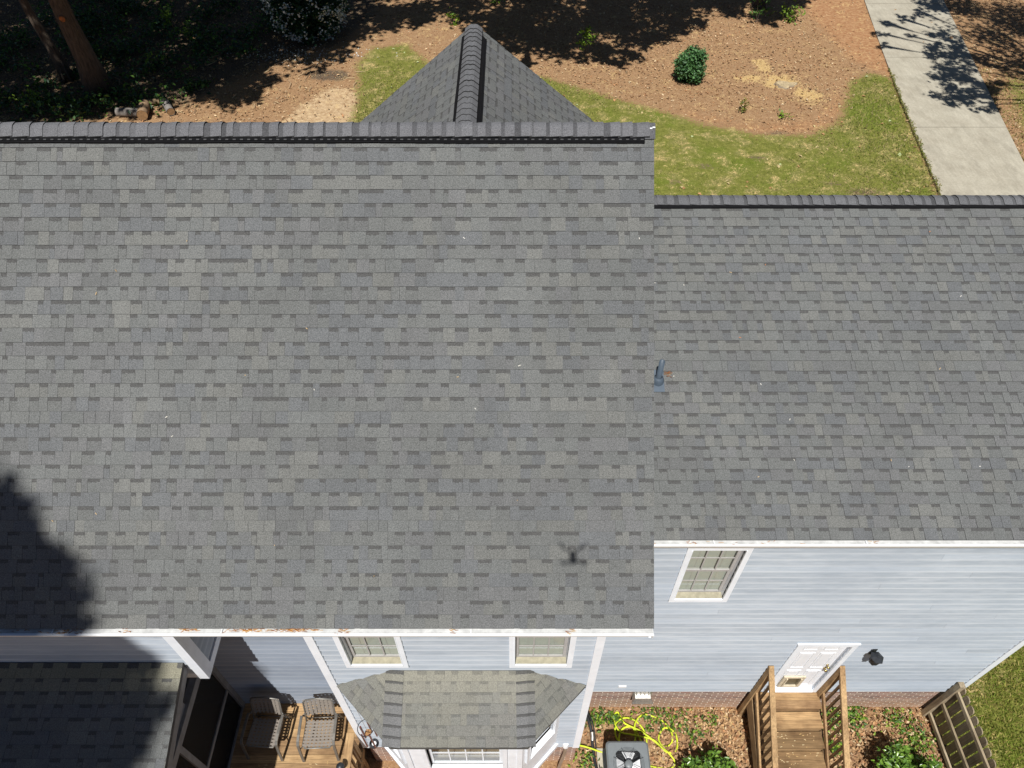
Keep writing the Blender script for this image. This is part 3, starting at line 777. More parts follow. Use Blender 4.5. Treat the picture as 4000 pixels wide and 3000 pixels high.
# ---- windows
def rect_frame(mb, o, u, nrm, a, b_, z0, z1, w_, d0, d1):
    o = V(o)
    A = lambda s_, zz, d: o + u * s_ + nrm * d + V((0, 0, zz))
    def bx(s0, s1, za, zb):
        mb.hexa([A(s0, za, d1), A(s1, za, d1), A(s1, za, d0), A(s0, za, d0), A(s0, zb, d1), A(s1, zb, d1), A(s1, zb, d0), A(s0, zb, d0)])
    bx(a, a + w_, z0, z1); bx(b_ - w_, b_, z0, z1); bx(a + w_, b_ - w_, z0, z0 + w_); bx(a + w_, b_ - w_, z1 - w_, z1)
    return bx
def window(parent, o, u, nrm, a, b_, z0, z1, cols=3, rows_=2, blinds=True, trimw=0.075, sash_m="sash", deep=0.11, two=True, sill_m="sill"):
    o, u, nrm = V(o), V(u).normalized(), V(nrm).normalized()
    A = lambda s_, zz, d: o + u * s_ + nrm * d + V((0, 0, zz))
    def bx(mb, s0, s1, za, zb, d0, d1, col=(1, 1, 1)):
        mb.hexa([A(s0, za, d1), A(s1, za, d1), A(s1, za, d0), A(s0, za, d0), A(s0, zb, d1), A(s1, zb, d1), A(s1, zb, d0), A(s0, zb, d0)], col)
    mb = MB(); t = trimw
    rect_frame(mb, o, u, nrm, a - t, b_ + t, z0 - t, z1 + t, t - 0.002, -0.01, 0.038)
    for (s0, s1, za, zb) in ((a - 0.012, a, z0 - 0.012, z1), (b_, b_ + 0.012, z0 - 0.012, z1)): bx(mb, s0, s1, za, zb, -deep, 0.043)
    w_ = mb.build("window", M["trim"], parent)
    mb = MB(); bx(mb, a + 0.001, b_ - 0.001, z0 - 0.02, z0 + 0.012, -deep, 0.012); mb.build("sill", M[sill_m], w_)
    zm = (z0 + z1) / 2
    sashes = ((z0 + 0.014, zm, -0.075), (zm - 0.02, z1, -0.050)) if two else ((z0 + 0.014, z1, -0.06),)
    for (za, zb, dd) in sashes:
        mb = MB(); rect_frame(mb, o, u, nrm, a + 0.004, b_ - 0.004, za, zb, 0.045, dd - 0.022, dd)
        s_ = mb.build("sash", M[sash_m], w_)
        ca, cb = a + 0.049, b_ - 0.049; ra, rb = za + 0.045, zb - 0.045
        mb = MB()
        mb.face([A(ca, ra, dd - 0.014), A(cb, ra, dd - 0.014), A(cb, rb, dd - 0.014), A(ca, rb, dd - 0.014)]); mb.build("pane", M["glass"], w_)
        for k in range(1, cols):
            mb = MB(); x = ca + (cb - ca) * k / cols; bx(mb, x - 0.009, x + 0.009, ra, rb, dd - 0.011, dd - 0.002); mb.build("muntin", M[sash_m], w_)
        for k in range(1, rows_):
            mb = MB(); z = ra + (rb - ra) * k / rows_; bx(mb, ca, cb, z - 0.009, z + 0.009, dd - 0.0105, dd - 0.0025); mb.build("muntin", M[sash_m], w_)
    if blinds:
        mb = MB(); z = z0 + 0.02
        while z < z1:
            mb.hexa([A(a + 0.01, z, -0.100), A(b_ - 0.01, z, -0.100), A(b_ - 0.01, z + 0.004, -0.118), A(a + 0.01, z + 0.004, -0.118), A(a + 0.01, z + 0.022, -0.104), A(b_ - 0.01, z + 0.022, -0.104), A(b_ - 0.01, z + 0.026, -0.120), A(a + 0.01, z + 0.026, -0.120)]); z += 0.025
        tag(mb.build("blind_slats", M["blind"], w_), kind="stuff")
        for s_ in (0.25, 0.75):
            mb = MB(); x = a + (b_ - a) * s_; bx(mb, x - 0.003, x + 0.003, z0 + 0.02, z1, -0.099, -0.097); mb.build("blind_cord", M["sash"], w_)
    return w_
for (a, b_, za, zb) in WIN_M: window(house, (0, WM, 0), U, NB, a, b_, za, zb)
window(house, (0, WG, 0), U, NB, *WIN_W)

# ---- back door with pet flap
mb = MB(); a, b_, za, zb = DOOR
rect_frame(mb, (0, WG, 0), U, NB, a - 0.08, b_ + 0.08, za - 0.12, zb + 0.08, 0.078, -0.09, 0.040)
mb.box(a - 0.10, b_ + 0.10, WG - 0.045, WG - 0.001, zb + 0.081, zb + 0.105); mb.box(a - 0.002, b_ + 0.002, WG - 0.05, WG + 0.08, za - 0.04, za)
df = mb.build("door_frame", M["trim"], house)
mb = MB(); mb.box(a + 0.004, b_ - 0.004, WG + 0.030, WG + 0.075, za + 0.004, zb - 0.004); door = mb.build("door", M["door"], house)
dw = b_ - a
for (z0_, z1_) in ((1.76, 1.93), (0.98, 1.64), (0.16, 0.86)):
    for cx in (a + dw * 0.29, a + dw * 0.71):
        mb = MB(); hw = 0.125
        for q in ((-hw, -hw + 0.018, z0_, z1_), (hw - 0.018, hw, z0_, z1_), (-hw + 0.018, hw - 0.018, z0_, z0_ + 0.018), (-hw + 0.018, hw - 0.018, z1_ - 0.018, z1_)):
            mb.box(cx + q[0], cx + q[1], WG + 0.021, WG + 0.0295, za + q[2], za + q[3])
        mb.box(cx - hw + 0.045, cx + hw - 0.045, WG + 0.024, WG + 0.0295, za + z0_ + 0.045, za + z1_ - 0.045)
        mb.build("door_panel", M["door"], door)
mb = MB(); cx, cz = a + 0.32, za + 0.37
for q in ((-0.19, -0.14, -0.24, 0.24), (0.14, 0.19, -0.24, 0.24), (-0.139, 0.139, -0.24, -0.185), (-0.139, 0.139, 0.185, 0.24)): mb.box(cx + q[0], cx + q[1], WG - 0.012, WG + 0.020, cz + q[2], cz + q[3])
for q in ((-0.139, -0.115, -0.184, 0.184), (0.115, 0.139, -0.184, 0.184), (-0.114, 0.114, -0.184, -0.15)): mb.box(cx + q[0], cx + q[1], WG - 0.03, WG + 0.020, cz + q[2], cz + q[3])
pf = mb.build("pet_door", M["cream"], door)
mb = MB(); mb.box(cx - 0.113, cx + 0.113, WG + 0.004, WG + 0.018, cz - 0.149, cz + 0.184); mb.build("flap", M["flap"], pf)
for dz, r_ in ((0.96, 0.03), (1.10, 0.025)):
    mb = MB(); kx = b_ - 0.07
    prof = [(0, 0.0), (r_ * 1.05, 0.0), (r_ * 1.05, 0.008), (r_ * 0.4, 0.012), (r_ * 0.4, 0.035), (r_ * 0.95, 0.042), (r_ * 1.0, 0.055), (r_ * 0.7, 0.066), (0, 0.068)]
    mb.lathe((0, 0, 0), prof, 14)
    mb.v = [(kx + v[0], WG + 0.029 - v[2], za + dz + v[1]) for v in mb.v]
    mb.build("door_knob" if dz < 1 else "deadbolt", M["brass"], door, True)

# ---- brick foundation
fnd = bpy.data.objects.new("foundation", None); COL.objects.link(fnd); fnd.parent = house; fnd.matrix_parent_inverse = Matrix.Translation(-LOC[house.name])
BR = [(0.20, 0.09, 0.07), (0.24, 0.115, 0.085), (0.17, 0.085, 0.075), (0.27, 0.15, 0.11), (0.21, 0.125, 0.105)]
bricks = []
def brick_wall(x0, x1, y, z1, vis):
    z = z1; k = 0
    while z > -0.06:
        zb = z - 0.057; x = x0 - (0.102 if k % 2 else 0.0)
        while x < x1:
            p, q = max(x, x0), min(x + 0.194, x1)
            if q - p > 0.02:
                c = rnd.choice(BR); j = rnd.uniform(0.75, 1.25); dy = rnd.uniform(0, 0.0012)
                mb = MB(); mb.box(p, q - 0.004, y - 0.012 - dy, y + 0.05, zb + 0.011, z, tuple(v * j for v in c))
                bricks.append((vis((p + q) / 2, z), mb))
            x += 0.204
        z -= 0.0677; k += 1
brick_wall(1.17, 8.08, WG + 0.045, 1.062, lambda x, z: (1 if (x < 4.0 or x > 5.9) and x > 1.6 else 0) + 0.3 * z)
brick_wall(-2.5, 1.13, WM + 0.045, 1.075, lambda x, z: 0.6 if (x < -1.8 or x > 0.6) else 0)
mb = MB(); mb.box(1.17, 8.07, WG + 0.0338, WG + 0.2, -0.1, 1.062); mb.box(-2.49, 1.12, WM + 0.0338, WM + 0.2, -0.1, 1.075); mb.build("mortar_bed", M["mortar"], fnd)
bricks.sort(key=lambda t: -t[0]); rest = MB()
for k, (s_, mb) in enumerate(bricks):
    if k < 290: mb.build("brick", M["brick"], fnd)
    else: merge(rest, mb)
tag(rest.build("brick_field", M["brick"], fnd), kind="stuff")
# crawl-space vent hood, plates and pipe on the foundation
mb = MB(); mb.box(2.22, 2.56, WG - 0.02, WG + 0.03, 0.80, 1.04); mb.hexa([(2.19, WG - 0.16, 0.80), (2.59, WG - 0.16, 0.80), (2.56, WG - 0.021, 0.80), (2.22, WG - 0.021, 0.80), (2.25, WG - 0.10, 0.92), (2.53, WG - 0.10, 0.92), (2.53, WG - 0.021, 0.94), (2.25, WG - 0.021, 0.94)])
fv = mb.build("crawl_vent", M["steel"], fnd)
for k in range(4):
    mb = MB(); x = 2.26 + k * 0.075; mb.box(x, x + 0.022, WG - 0.05, WG - 0.0205, 0.941, 1.06); mb.build("vent_bar", M["steel"], fv)
mb = MB(); mb.box(1.90, 2.04, WG - 0.04, WG - 0.0165, 1.30, 1.375); mb.build("wall_plate", M["white"], w_wing)
mb = MB(); mb.box(1.45, 1.85, WG - 0.0, WG + 0.032, 0.985, 1.055); mb.build("putty_patch", M["cream"], fnd)
mb = MB(); mb.tube([(0.92, WM - 0.025, 1.25), (0.92, WM - 0.05, 1.12), (0.915, WM - 0.07, 0.9), (0.86, WM - 0.12, 0.4), (0.82, WM - 0.16, 0.02)], 0.028, 10); mb.build("drain_pipe", M["steel"], w_main)
mb = MB(); mb.lathe((0.92, WM - 0.02, 1.22), [(0, 0.09), (0.045, 0.08), (0.055, 0.0), (0.055, -0.05)], 12); mb.build("pipe_hood", M["white"], w_main)
mb = MB(); mb.lathe((1.24, WG - 0.06, 1.20), [(0, 0.11), (0.05, 0.10), (0.06, 0.0), (0, 0)], 12); mb.build("spigot_cover", M["white"], w_wing)

# ---- bay window with its hip roof
bay = bpy.data.objects.new("bay", None); COL.objects.link(bay); bay.parent = house; bay.matrix_parent_inverse = Matrix.Translation(-LOC[house.name])
BL, BR_, BF = -2.475, 1.045, 2.73; TL, TR = -1.607, 0.20; BZ, BT = 4.14, 4.70
CL, CR = -1.638, 0.214
slopeF = math.atan2(BT - BZ, WM - 0.02 - BF)
broof = MB()
top = [(TL, WM - 0.02, BT), (TR, WM - 0.02, BT)]; eave = [(BL, WM - 0.02, BZ), (CL, BF, BZ), (CR, BF, BZ), (BR_, WM - 0.02, BZ)]
broof.face([eave[1], eave[2], top[1], top[0]]); broof.face([eave[0], eave[1], top[0]]); broof.face([eave[2], eave[3], top[1]])
for i in range(3):
    p, q = V(eave[i]), V(eave[i + 1]); broof.face([p - V((0, 0, .09)), q - V((0, 0, .09)), q, p])
broof.face([V(p) - V((0, 0, .09)) for p in reversed(eave)])
broof.c = [(0.09, 0.09, 0.085)] * len(broof.f)
bay_roof = broof.build("roof", M["shingle"], house)
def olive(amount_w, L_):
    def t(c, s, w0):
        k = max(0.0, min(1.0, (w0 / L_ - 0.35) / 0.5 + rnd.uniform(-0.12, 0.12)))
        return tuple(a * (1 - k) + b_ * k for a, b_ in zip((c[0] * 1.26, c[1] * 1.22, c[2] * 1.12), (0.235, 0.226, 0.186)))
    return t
FL = math.hypot(BT - BZ, WM - 0.02 - BF); FW = V((0, math.cos(slopeF), math.sin(slopeF))); FN = V((0, -math.sin(slopeF), math.cos(slopeF)))
brows = [k * 0.141 for k in range(8)]; brows = [b_ for b_ in brows if b_ < FL - 0.03] + [FL - 0.022]
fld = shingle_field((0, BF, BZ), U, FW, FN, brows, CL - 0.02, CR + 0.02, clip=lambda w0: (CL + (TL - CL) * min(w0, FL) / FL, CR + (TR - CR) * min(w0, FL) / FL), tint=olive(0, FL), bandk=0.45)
for sgn in (-1, 1):
    E0, E1, T = (V(eave[0]), V(eave[1]), V(top[0])) if sgn < 0 else (V(eave[2]), V(eave[3]), V(top[1]))
    uu = (E1 - E0).normalized(); nn = uu.cross(T - E0).normalized(); ww = nn.cross(uu).normalized()
    tw = (T - E0).dot(ww); ts = (T - E0).dot(uu); el = (E1 - E0).length
    srows = [k * 0.141 for k in range(12)]; srows = [b_ for b_ in srows if b_ < tw - 0.05] + [tw - 0.02]
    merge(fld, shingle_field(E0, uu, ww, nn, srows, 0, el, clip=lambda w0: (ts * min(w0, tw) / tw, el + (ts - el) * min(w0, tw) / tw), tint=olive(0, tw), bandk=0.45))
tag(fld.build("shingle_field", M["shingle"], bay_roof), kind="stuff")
for sgn in (-1, 1):
    A_, B_ = (V(eave[1]), V(top[0])) if sgn < 0 else (V(eave[2]), V(top[1]))
    inn = V((1 if sgn < 0 else -1, 0, 0)); d = (B_ - A_).normalized()
    E0, E1, T = (V(eave[0]), V(eave[1]), V(top[0])) if sgn < 0 else (V(eave[2]), V(eave[3]), V(top[1]))
    sn = (E1 - E0).normalized().cross(T - E0).normalized()
    out_ = d.cross(sn).normalized()
    if out_.x * sgn < 0: out_ = -out_
    fn_ = (inn - d * inn.dot(d)).normalized()
    npc = 7
    for k in range(npc):
        p0 = A_ + (B_ - A_) * k / npc; p1 = A_ + (B_ - A_) * min((k + 1.15) / npc, 1.0)
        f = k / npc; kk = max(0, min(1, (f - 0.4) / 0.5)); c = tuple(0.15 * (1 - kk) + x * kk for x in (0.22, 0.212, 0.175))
        up_ = V((0, 0, 1)); wI, wO = 0.15, 0.11
        a0, m0, b0 = p0 + fn_ * wI + FN * 0.012, p0 + up_ * 0.024, p0 + out_ * wO + sn * 0.012
        a1, m1, b1 = p1 + fn_ * wI + FN * 0.012, p1 + up_ * 0.012, p1 + out_ * wO + sn * 0.012
        a0 += FN * 0.01; b0 += sn * 0.01
        mb = MB(); U2 = [(1, 1), (1, 1), (1, -0.1), (1, -0.1)]
        f1 = [a0, m0, m1, a1]; f2 = [m0, b0, b1, m1]
        if sgn < 0: f1 = f1[::-1]; f2 = f2[::-1]; U2 = [(1, -0.1), (1, -0.1), (1, 1), (1, 1)]
        mb.face(f1, c, U2); mb.face(f2, c, U2)
        dwn = V((0, 0, -0.02)); mb.face([a0, a0 + dwn, m0 + dwn, m0], (0.02,) * 3); mb.face([m0, m0 + dwn, b0 + dwn, b0], (0.02,) * 3)
        mb.build("hip_cap", M["shingle"], bay_roof)
# bay body
s45 = math.sqrt(0.5)
PL, PF1, PF2, PR = V((-2.19, WM, 0)), V((-1.56, 2.93, 0)), V((0.135, 2.93, 0)), V((0.765, WM, 0))
bz0, bz1 = 1.2, 4.10
def bay_wall(P, Q, nrm, wins):
    u = (Q - P).normalized(); ln = (Q - P).length; nrm = V(nrm)
    A = lambda s_, zz, d: P + u * s_ + nrm * d + V((0, 0, zz))
    mb = MB()
    def bx(s0, s1, za, zb, d0=-0.05, d1=0.0): mb.hexa([A(s0, za, d1), A(s1, za, d1), A(s1, za, d0), A(s0, za, d0), A(s0, zb, d1), A(s1, zb, d1), A(s1, zb, d0), A(s0, zb, d0)])
    a, b_, za, zb = wins
    bx(0, a, bz0, bz1); bx(b_, ln, bz0, bz1); bx(a, b_, bz0, za); bx(a, b_, zb, bz1)
    bx(-0.01, ln + 0.01, bz0 - 0.06, bz0 + 0.10, -0.04, 0.035)
    mb.build("bay_panel", M["trim"], bay)
    return u
bay_wall(PL, PF1, (-s45, -s45, 0), (0.17, 0.72, 2.35, 3.85)); bay_wall(PF1, PF2, (0, -1, 0), (0.32, 1.42, 2.30, 3.85)); bay_wall(PF2, PR, (s45, -s45, 0), (0.17, 0.72, 2.35, 3.85))
window(house, PF1, U, NB, 0.32, 1.42, 2.30, 3.85, cols=4, rows_=3, blinds=False, sash_m="trim", trimw=0.07, deep=0.05, two=False, sill_m="white")
window(house, PF2, (s45, s45, 0), (s45, -s45, 0), 0.17, 0.72, 2.35, 3.85, cols=2, rows_=3, blinds=False, sash_m="trim", trimw=0.07, deep=0.05, sill_m="white")
window(house, PL, (s45, -s45, 0), (-s45, -s45, 0), 0.17, 0.72, 2.35, 3.85, cols=2, rows_=3, blinds=False, sash_m="trim", trimw=0.07, deep=0.05, sill_m="white")
mb = MB(); mb.hexa([PL + V((0.1, 0, 2.12)), PF1 + V((0.03, 0.06, 2.12)), PF2 + V((-0.03, 0.06, 2.12)), PR + V((-0.1, 0, 2.12)), PL + V((0.1, 0, 2.2)), PF1 + V((0.03, 0.06, 2.2)), PF2 + V((-0.03, 0.06, 2.2)), PR + V((-0.1, 0, 2.2))]); mb.build("window_seat", M["core"], bay)
mb = MB(); mb.hexa([PL + V((0.1, 0.02, 1.3)), PF1 + V((0.03, 0.06, 1.3)), PF2 + V((-0.03, 0.06, 1.3)), PR + V((-0.1, 0.02, 1.3)), PL + V((0.1, 0.02, 1.32)), PF1 + V((0.03, 0.06, 1.32)), PF2 + V((-0.03, 0.06, 1.32)), PR + V((-0.1, 0.02, 1.32))]); mb.build("bay_floor", M["trim"], bay)
for p, x0_, x1_ in ((PF1, -0.02, 0.06), (PF2, -0.06, 0.02)):
    mb = MB(); mb.box(p.x + x0_, p.x + x1_, p.y - 0.022, p.y + 0.02, bz0 + 0.11, bz1); mb.build("corner_board", M["trim"], bay)

# ---- porch shed roof and screened porch on the left
PB = R(17.8); PW = V((0, math.cos(PB), math.sin(PB))); PN = V((0, -math.sin(PB), math.cos(PB)))
PTY, PTZ, PLN = WB_ - 0.03, 5.0, 3.6
PE = V((0, PTY, PTZ)) - PW * PLN
roof = slab_prism([(-8.0, PE.y, PE.z), (-4.34, PE.y, PE.z), (-4.34, PTY, PTZ), (-8.0, PTY, PTZ)], 0.08, PN)
porch_roof = roof.build("roof", M["shingle"], house)
prow = [k * 0.155 for k in range(24)]; prow = [p for p in prow if p < PLN - 0.05] + [PLN - 0.02]
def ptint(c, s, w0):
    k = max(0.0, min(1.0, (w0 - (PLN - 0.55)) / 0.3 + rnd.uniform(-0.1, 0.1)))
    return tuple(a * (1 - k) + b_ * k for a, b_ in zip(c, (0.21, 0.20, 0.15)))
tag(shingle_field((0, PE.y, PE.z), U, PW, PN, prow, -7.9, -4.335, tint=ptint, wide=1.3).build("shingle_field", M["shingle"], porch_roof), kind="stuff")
mb = MB(); mb.bar((-4.36, PE.y, PE.z - 0.16), (-4.36, PTY, PTZ - 0.16), 0.02, 0.17); mb.build("rake_board", M["shaded_trim"], house)
porch = bpy.data.objects.new("screen_porch", None); COL.objects.link(porch); porch.parent = house; porch.matrix_parent_inverse = Matrix.Translation(-LOC[house.name])
SX = -4.83
G_ = (0.30, 0.30, 0.31)
for nm, b_ in (("post", (SX - 0.05, SX + 0.04, 4.19, 4.28, 1.06, 3.26)), ("post", (SX - 0.05, SX + 0.04, 2.9, 2.99, 1.06, 3.26)), ("post", (SX - 0.05, SX + 0.04, 1.2, 1.29, 1.06, 3.26)),
               ("top_beam", (SX - 0.06, SX + 0.05, 0.2, 4.28, 3.262, 3.42)), ("mid_rail", (SX - 0.02, SX + 0.02, 1.3, 2.89, 1.95, 2.03)), ("mid_rail", (SX - 0.02, SX + 0.02, 3.0, 4.18, 1.95, 2.03)), ("bottom_plate", (SX - 0.03, SX + 0.03, 0.2, 4.18, 1.057, 1.10)),):
    mb = MB(); mb.box(*b_); o = mb.build(nm, M["shaded_trim"], porch)
mb = MB(); mb.box(SX - 0.004, SX + 0.004, 0.2, 4.18, 1.10, 3.26); mb.build("screen", M["screen"], porch)
mb = MB(); mb.box(SX - 0.012, SX + 0.014, 1.3, 2.88, 1.101, 1.86); mb.build("kick_panel", M["kick"], porch)
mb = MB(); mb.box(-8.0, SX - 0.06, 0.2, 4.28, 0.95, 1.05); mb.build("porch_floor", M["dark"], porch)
mb = MB(); mb.box(-8.0, SX - 0.07, 0.2, 3.5, 3.43, 3.50); mb.build("porch_ceiling", M["core"], porch)
mb = MB(); mb.box(-8.0, -7.9, 0.2, 4.2, 1.0, 3.43); mb.box(-8.0, SX, 0.1, 0.19, 1.0, 3.43); mb.build("porch_wall", M["core"], porch)
# upper gable strip between beam and shed roof
mb = MB(); mb.face([(SX, 0.2, 3.42), (SX, 3.5, 3.42), (SX, 3.5, 4.87), (SX, 0.2, 3.80)]); mb.face([(SX - 0.04, 0.2, 3.42), (SX - 0.04, 0.2, 3.80), (SX - 0.04, 3.5, 4.87), (SX - 0.04, 3.5, 3.42)]); mb.build("porch_gable", M["shaded_trim"], porch)

# ---- plumbing vent with flashing boot on the wing roof
vb = V((1.865, 6.12, WEZ + (6.12 - WEY) * math.tan(BW)))
mb = MB(); mb.obox(vb - U * 0.075 - WW * 0.15 + WN * 0.016, U * 0.15, WW * 0.30, WN * 0.004); ft = mb.build("vent_flashing", M["flash"], wing_roof)
mb = MB(); mb.lathe(vb + V((0.0, 0, -0.06)), [(0.085, 0.0), (0.075, 0.10), (0.055, 0.14), (0.045, 0.145), (0.045, 0.155)], 16); mb.build("vent_boot", M["flash"], ft, True)
mb = MB(); mb.lathe(vb + V((0.0, 0, -0.05)), [(0.036, 0.0), (0.036, 0.42), (0.028, 0.42), (0.028, 0.25), (0.0, 0.25)], 16); mb.build("vent_pipe", M["flash"], ft, True)

# orange pine straw caught in the gutters and behind the vent
def straw(name, spots, parent):
    mb = MB(); cc = [(0.36, 0.13, 0.03), (0.50, 0.24, 0.07), (0.24, 0.08, 0.025), (0.55, 0.36, 0.16)]
    for (x, y, z, sx, sy, n) in spots:
        for _ in range(n):
            p = V((x + rnd.gauss(0, sx), y + rnd.uniform(-sy, sy), z + rnd.uniform(0.0, 0.012))); t = rnd.gauss(0, 0.5) + (math.pi if rnd.random() < .5 else 0)
            mb.bar(p, p + V((math.cos(t), math.sin(t) * 0.6, rnd.uniform(-0.05, 0.08))) * rnd.uniform(0.02, 0.06), 0.004, 0.003, col=rnd.choice(cc))
    return tag(mb.build(name, M["straw"], parent), kind="stuff")
gy_, gz_ = EY - 0.018, EZ - 0.026
tag(straw("fallen_pine_straw", [(-3.35, gy_ + 0.02, gz_, 0.04, 0.02, 30), (-2.72, gy_ + 0.02, gz_, 0.10, 0.025, 90), (-2.25, gy_ + 0.02, gz_, 0.12, 0.025, 110), (-4.6, gy_, gz_, 0.07, 0.03, 26), (-4.0, gy_, gz_, 0.03, 0.03, 8), (-1.75, gy_, gz_, 0.05, 0.03, 16), (-0.6, gy_, gz_, 0.02, 0.03, 8), (0.6, gy_, gz_, 0.02, 0.03, 8), (-5.0, gy_, gz_, 0.2, 0.02, 10),
    (WXL + 0.42, WEY - 0.012, WEZ - 0.026, 0.035, 0.03, 60), (2.1, WEY - 0.03, WEZ - 0.026, 0.03, 0.03, 10), (3.0, WEY - 0.02, WEZ - 0.026, 0.6, 0.03, 10), (4.3, WEY - 0.02, WEZ - 0.026, 0.03, 0.025, 6),
    (2.0, 6.20, WEZ + (6.20 - WEY) * math.tan(BW) + 0.012, 0.008, 0.05, 12)], None), "orange pine straw caught in the white gutters", kind="stuff")

# ================================================================ DECK, STEPS, FENCE
WD = [(0.42, 0.27, 0.135), (0.37, 0.235, 0.115), (0.46, 0.30, 0.15), (0.34, 0.215, 0.11)]
WD2 = [(0.38, 0.25, 0.13), (0.33, 0.215, 0.115), (0.42, 0.28, 0.145)]
def wcol(p=WD): j = rnd.uniform(0.88, 1.12); return tuple(x * j for x in rnd.choice(p))
deck = thing("deck", (-3.7, 3.3, 0), "orange-brown timber deck beside the screened porch", "deck")
y = 4.275; k = 0
while y > 1.6:
    mb = MB(); mb.box(-4.80, -2.62, y - 0.136, y, 1.015, 1.052, wcol()); mb.build("board", M["woodx"], deck); y -= 0.141
for x in (-4.5, -3.7, -2.7):
    mb = MB(); mb.box(x - 0.02, x + 0.02, 1.7, 4.25, 0.83, 1.012, wcol()); mb.build("joist", M["woody"], deck)
for y in (3.42, 1.9):
    mb = MB(); mb.box(-2.68, -2.59, y - 0.045, y + 0.045, -0.05, 1.93, wcol(WD2)); mb.build("post", M["woodz"], deck)
mb = MB(); mb.box(-2.70, -2.57, 1.6, 3.52, 1.932, 1.97, wcol()); mb.build("top_rail", M["woody"], deck)
mb = MB(); mb.box(-2.655, -2.615, 1.95, 3.37, 1.84, 1.929, wcol(WD2)); mb.build("rail", M["woody"], deck)
mb = MB(); mb.box(-2.655, -2.615, 1.95, 3.37, 1.12, 1.20, wcol(WD2)); mb.build("rail", M["woody"], deck)
mb = MB(); mb.box(-2.612, -2.58, 1.6, 3.56, 0.80, 1.012, wcol(WD2)); mb.build("skirt_board", M["woody"], deck)
y = 3.30
while y > 1.95:
    mb = MB(); mb.box(-2.614, -2.578, y - 0.018, y + 0.018, 1.05, 1.928, wcol(WD2)); mb.build("baluster", M["woodz"], deck); y -= 0.135

steps = thing("back_steps", (4.95, 3.6, 0), "weathered timber steps with slatted handrails below the white back door", "steps")
SXL, SXR = 4.40, 5.53
for k in range(6):
    z = 1.085 - 0.172 * k; y = 4.455 - 0.283 * k
    for q in range(2):
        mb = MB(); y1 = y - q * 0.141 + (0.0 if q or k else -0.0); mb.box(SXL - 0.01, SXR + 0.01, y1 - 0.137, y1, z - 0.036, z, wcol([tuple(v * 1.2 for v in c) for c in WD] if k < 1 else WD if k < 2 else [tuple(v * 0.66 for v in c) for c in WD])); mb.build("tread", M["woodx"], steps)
    mb = MB(); mb.box(SXL + 0.02, SXR - 0.02, y - 0.275, y - 0.262, z - 0.17, z - 0.038, wcol(WD2)); mb.build("riser", M["woodx"], steps)
for x in (SXL - 0.05, SXR + 0.012):
    mb = MB(); sl = 0.172 / 0.283
    mb.hexa([(x, 2.6, -0.02), (x + 0.038, 2.6, -0.02), (x + 0.038, 4.45, 0.62), (x, 4.45, 0.62), (x, 2.6, 0.10), (x + 0.038, 2.6, 0.10), (x + 0.038, 4.45, 1.03), (x, 4.45, 1.03)], wcol(WD2)); mb.build("stringer", M["woody"], steps)
for sx_, ox in ((SXL - 0.035, -1), (SXR + 0.03, 1)):
    ztop = lambda y: 2.30 - (4.45 - y) * 0.70
    for y in (4.42, 2.75):
        mb = MB(); mb.box(sx_ - 0.045, sx_ + 0.044, y - 0.045, y + 0.044, 0.0, ztop(y) - 0.03, wcol()); mb.build("post", M["woodz"], steps)
    mb = MB(); mb.bar((sx_, 4.48, ztop(4.48)), (sx_, 2.45, ztop(2.45)), 0.09, 0.04, col=wcol()); mb.build("handrail", M["woody"], steps)
    mb = MB(); mb.bar((sx_ , 4.40, ztop(4.40) - 1.0), (sx_, 2.6, ztop(2.6) - 0.9), 0.038, 0.085, col=wcol()); mb.build("bottom_rail", M["woody"], steps)
    mb = MB(); mb.bar((sx_ , 4.37, ztop(4.37) - 0.075), (sx_, 2.8, ztop(2.8) - 0.075), 0.038, 0.085, col=wcol(WD2)); mb.build("rail", M["woody"], steps)
    y = 4.28; b0 = sx_ + 0.039
    while y > 2.7:
        mb = MB(); mb.box(b0 - 0.019, b0 + 0.017, y - 0.018, y + 0.018, ztop(y) - 1.06, ztop(y) - 0.022, wcol(WD2)); mb.build("baluster", M["woodz"], steps); y -= 0.135

WF = [(0.36, 0.29, 0.19), (0.31, 0.25, 0.17), (0.40, 0.325, 0.22)]
fence = thing("picket_fence", (8.0, 3.0, 0), "weathered grey-brown picket fence running from the house corner along the lawn", "fence")
mb = MB(); mb.box(7.86, 7.955, 4.37, 4.465, -0.1, 1.56, wcol(WF)); mb.build("post", M["woodz"], fence)
mb = MB(); mb.box(7.86, 7.955, 1.92, 2.015, -0.1, 1.56, wcol(WF)); mb.build("post", M["woodz"], fence)
for z in (1.28, 0.68, 0.14):
    mb = MB(); mb.box(7.905, 7.943, 1.5 if z > 9 else 2.016, 4.369, z, z + 0.088, wcol(WF)); mb.build("rail", M["woody"], fence)
mb = MB(); mb.box(7.858, 7.9555, 4.368, 4.468, 1.5605, 1.58, wcol(WF)); mb.build("post_cap", M["woodz"], fence)
y = 4.44
while y > 1.95:
    mb = MB(); c = tuple(v * 0.8 for v in wcol(WF)); w_ = 0.135; x0, x1 = 7.957, 7.975; h = 1.52 + rnd.uniform(-0.012, 0.012)
    pr = [(y, 0.03), (y - w_, 0.03), (y - w_, h - 0.05)] + [(y - w_ / 2 - math.cos(t) * -w_ / 2 * -1 if False else y - w_ / 2 - (w_ / 2) * math.cos(t), h - 0.05 + 0.06 * math.sin(t)) for t in (0.5, 1.05, 1.57, 2.1, 2.64)] + [(y, h - 0.05)]
    n_ = len(pr)
    A = [V((x0, p[0], p[1])) for p in pr]; B = [V((x1, p[0], p[1])) for p in pr]
    mb.face(A[::-1], c); mb.face(B, c)
    for i in range(n_):
        j = (i + 1) % n_; mb.face([A[i], A[j], B[j], B[i]], c)
    mb.build("picket", M["woodz"], fence); y -= 0.168

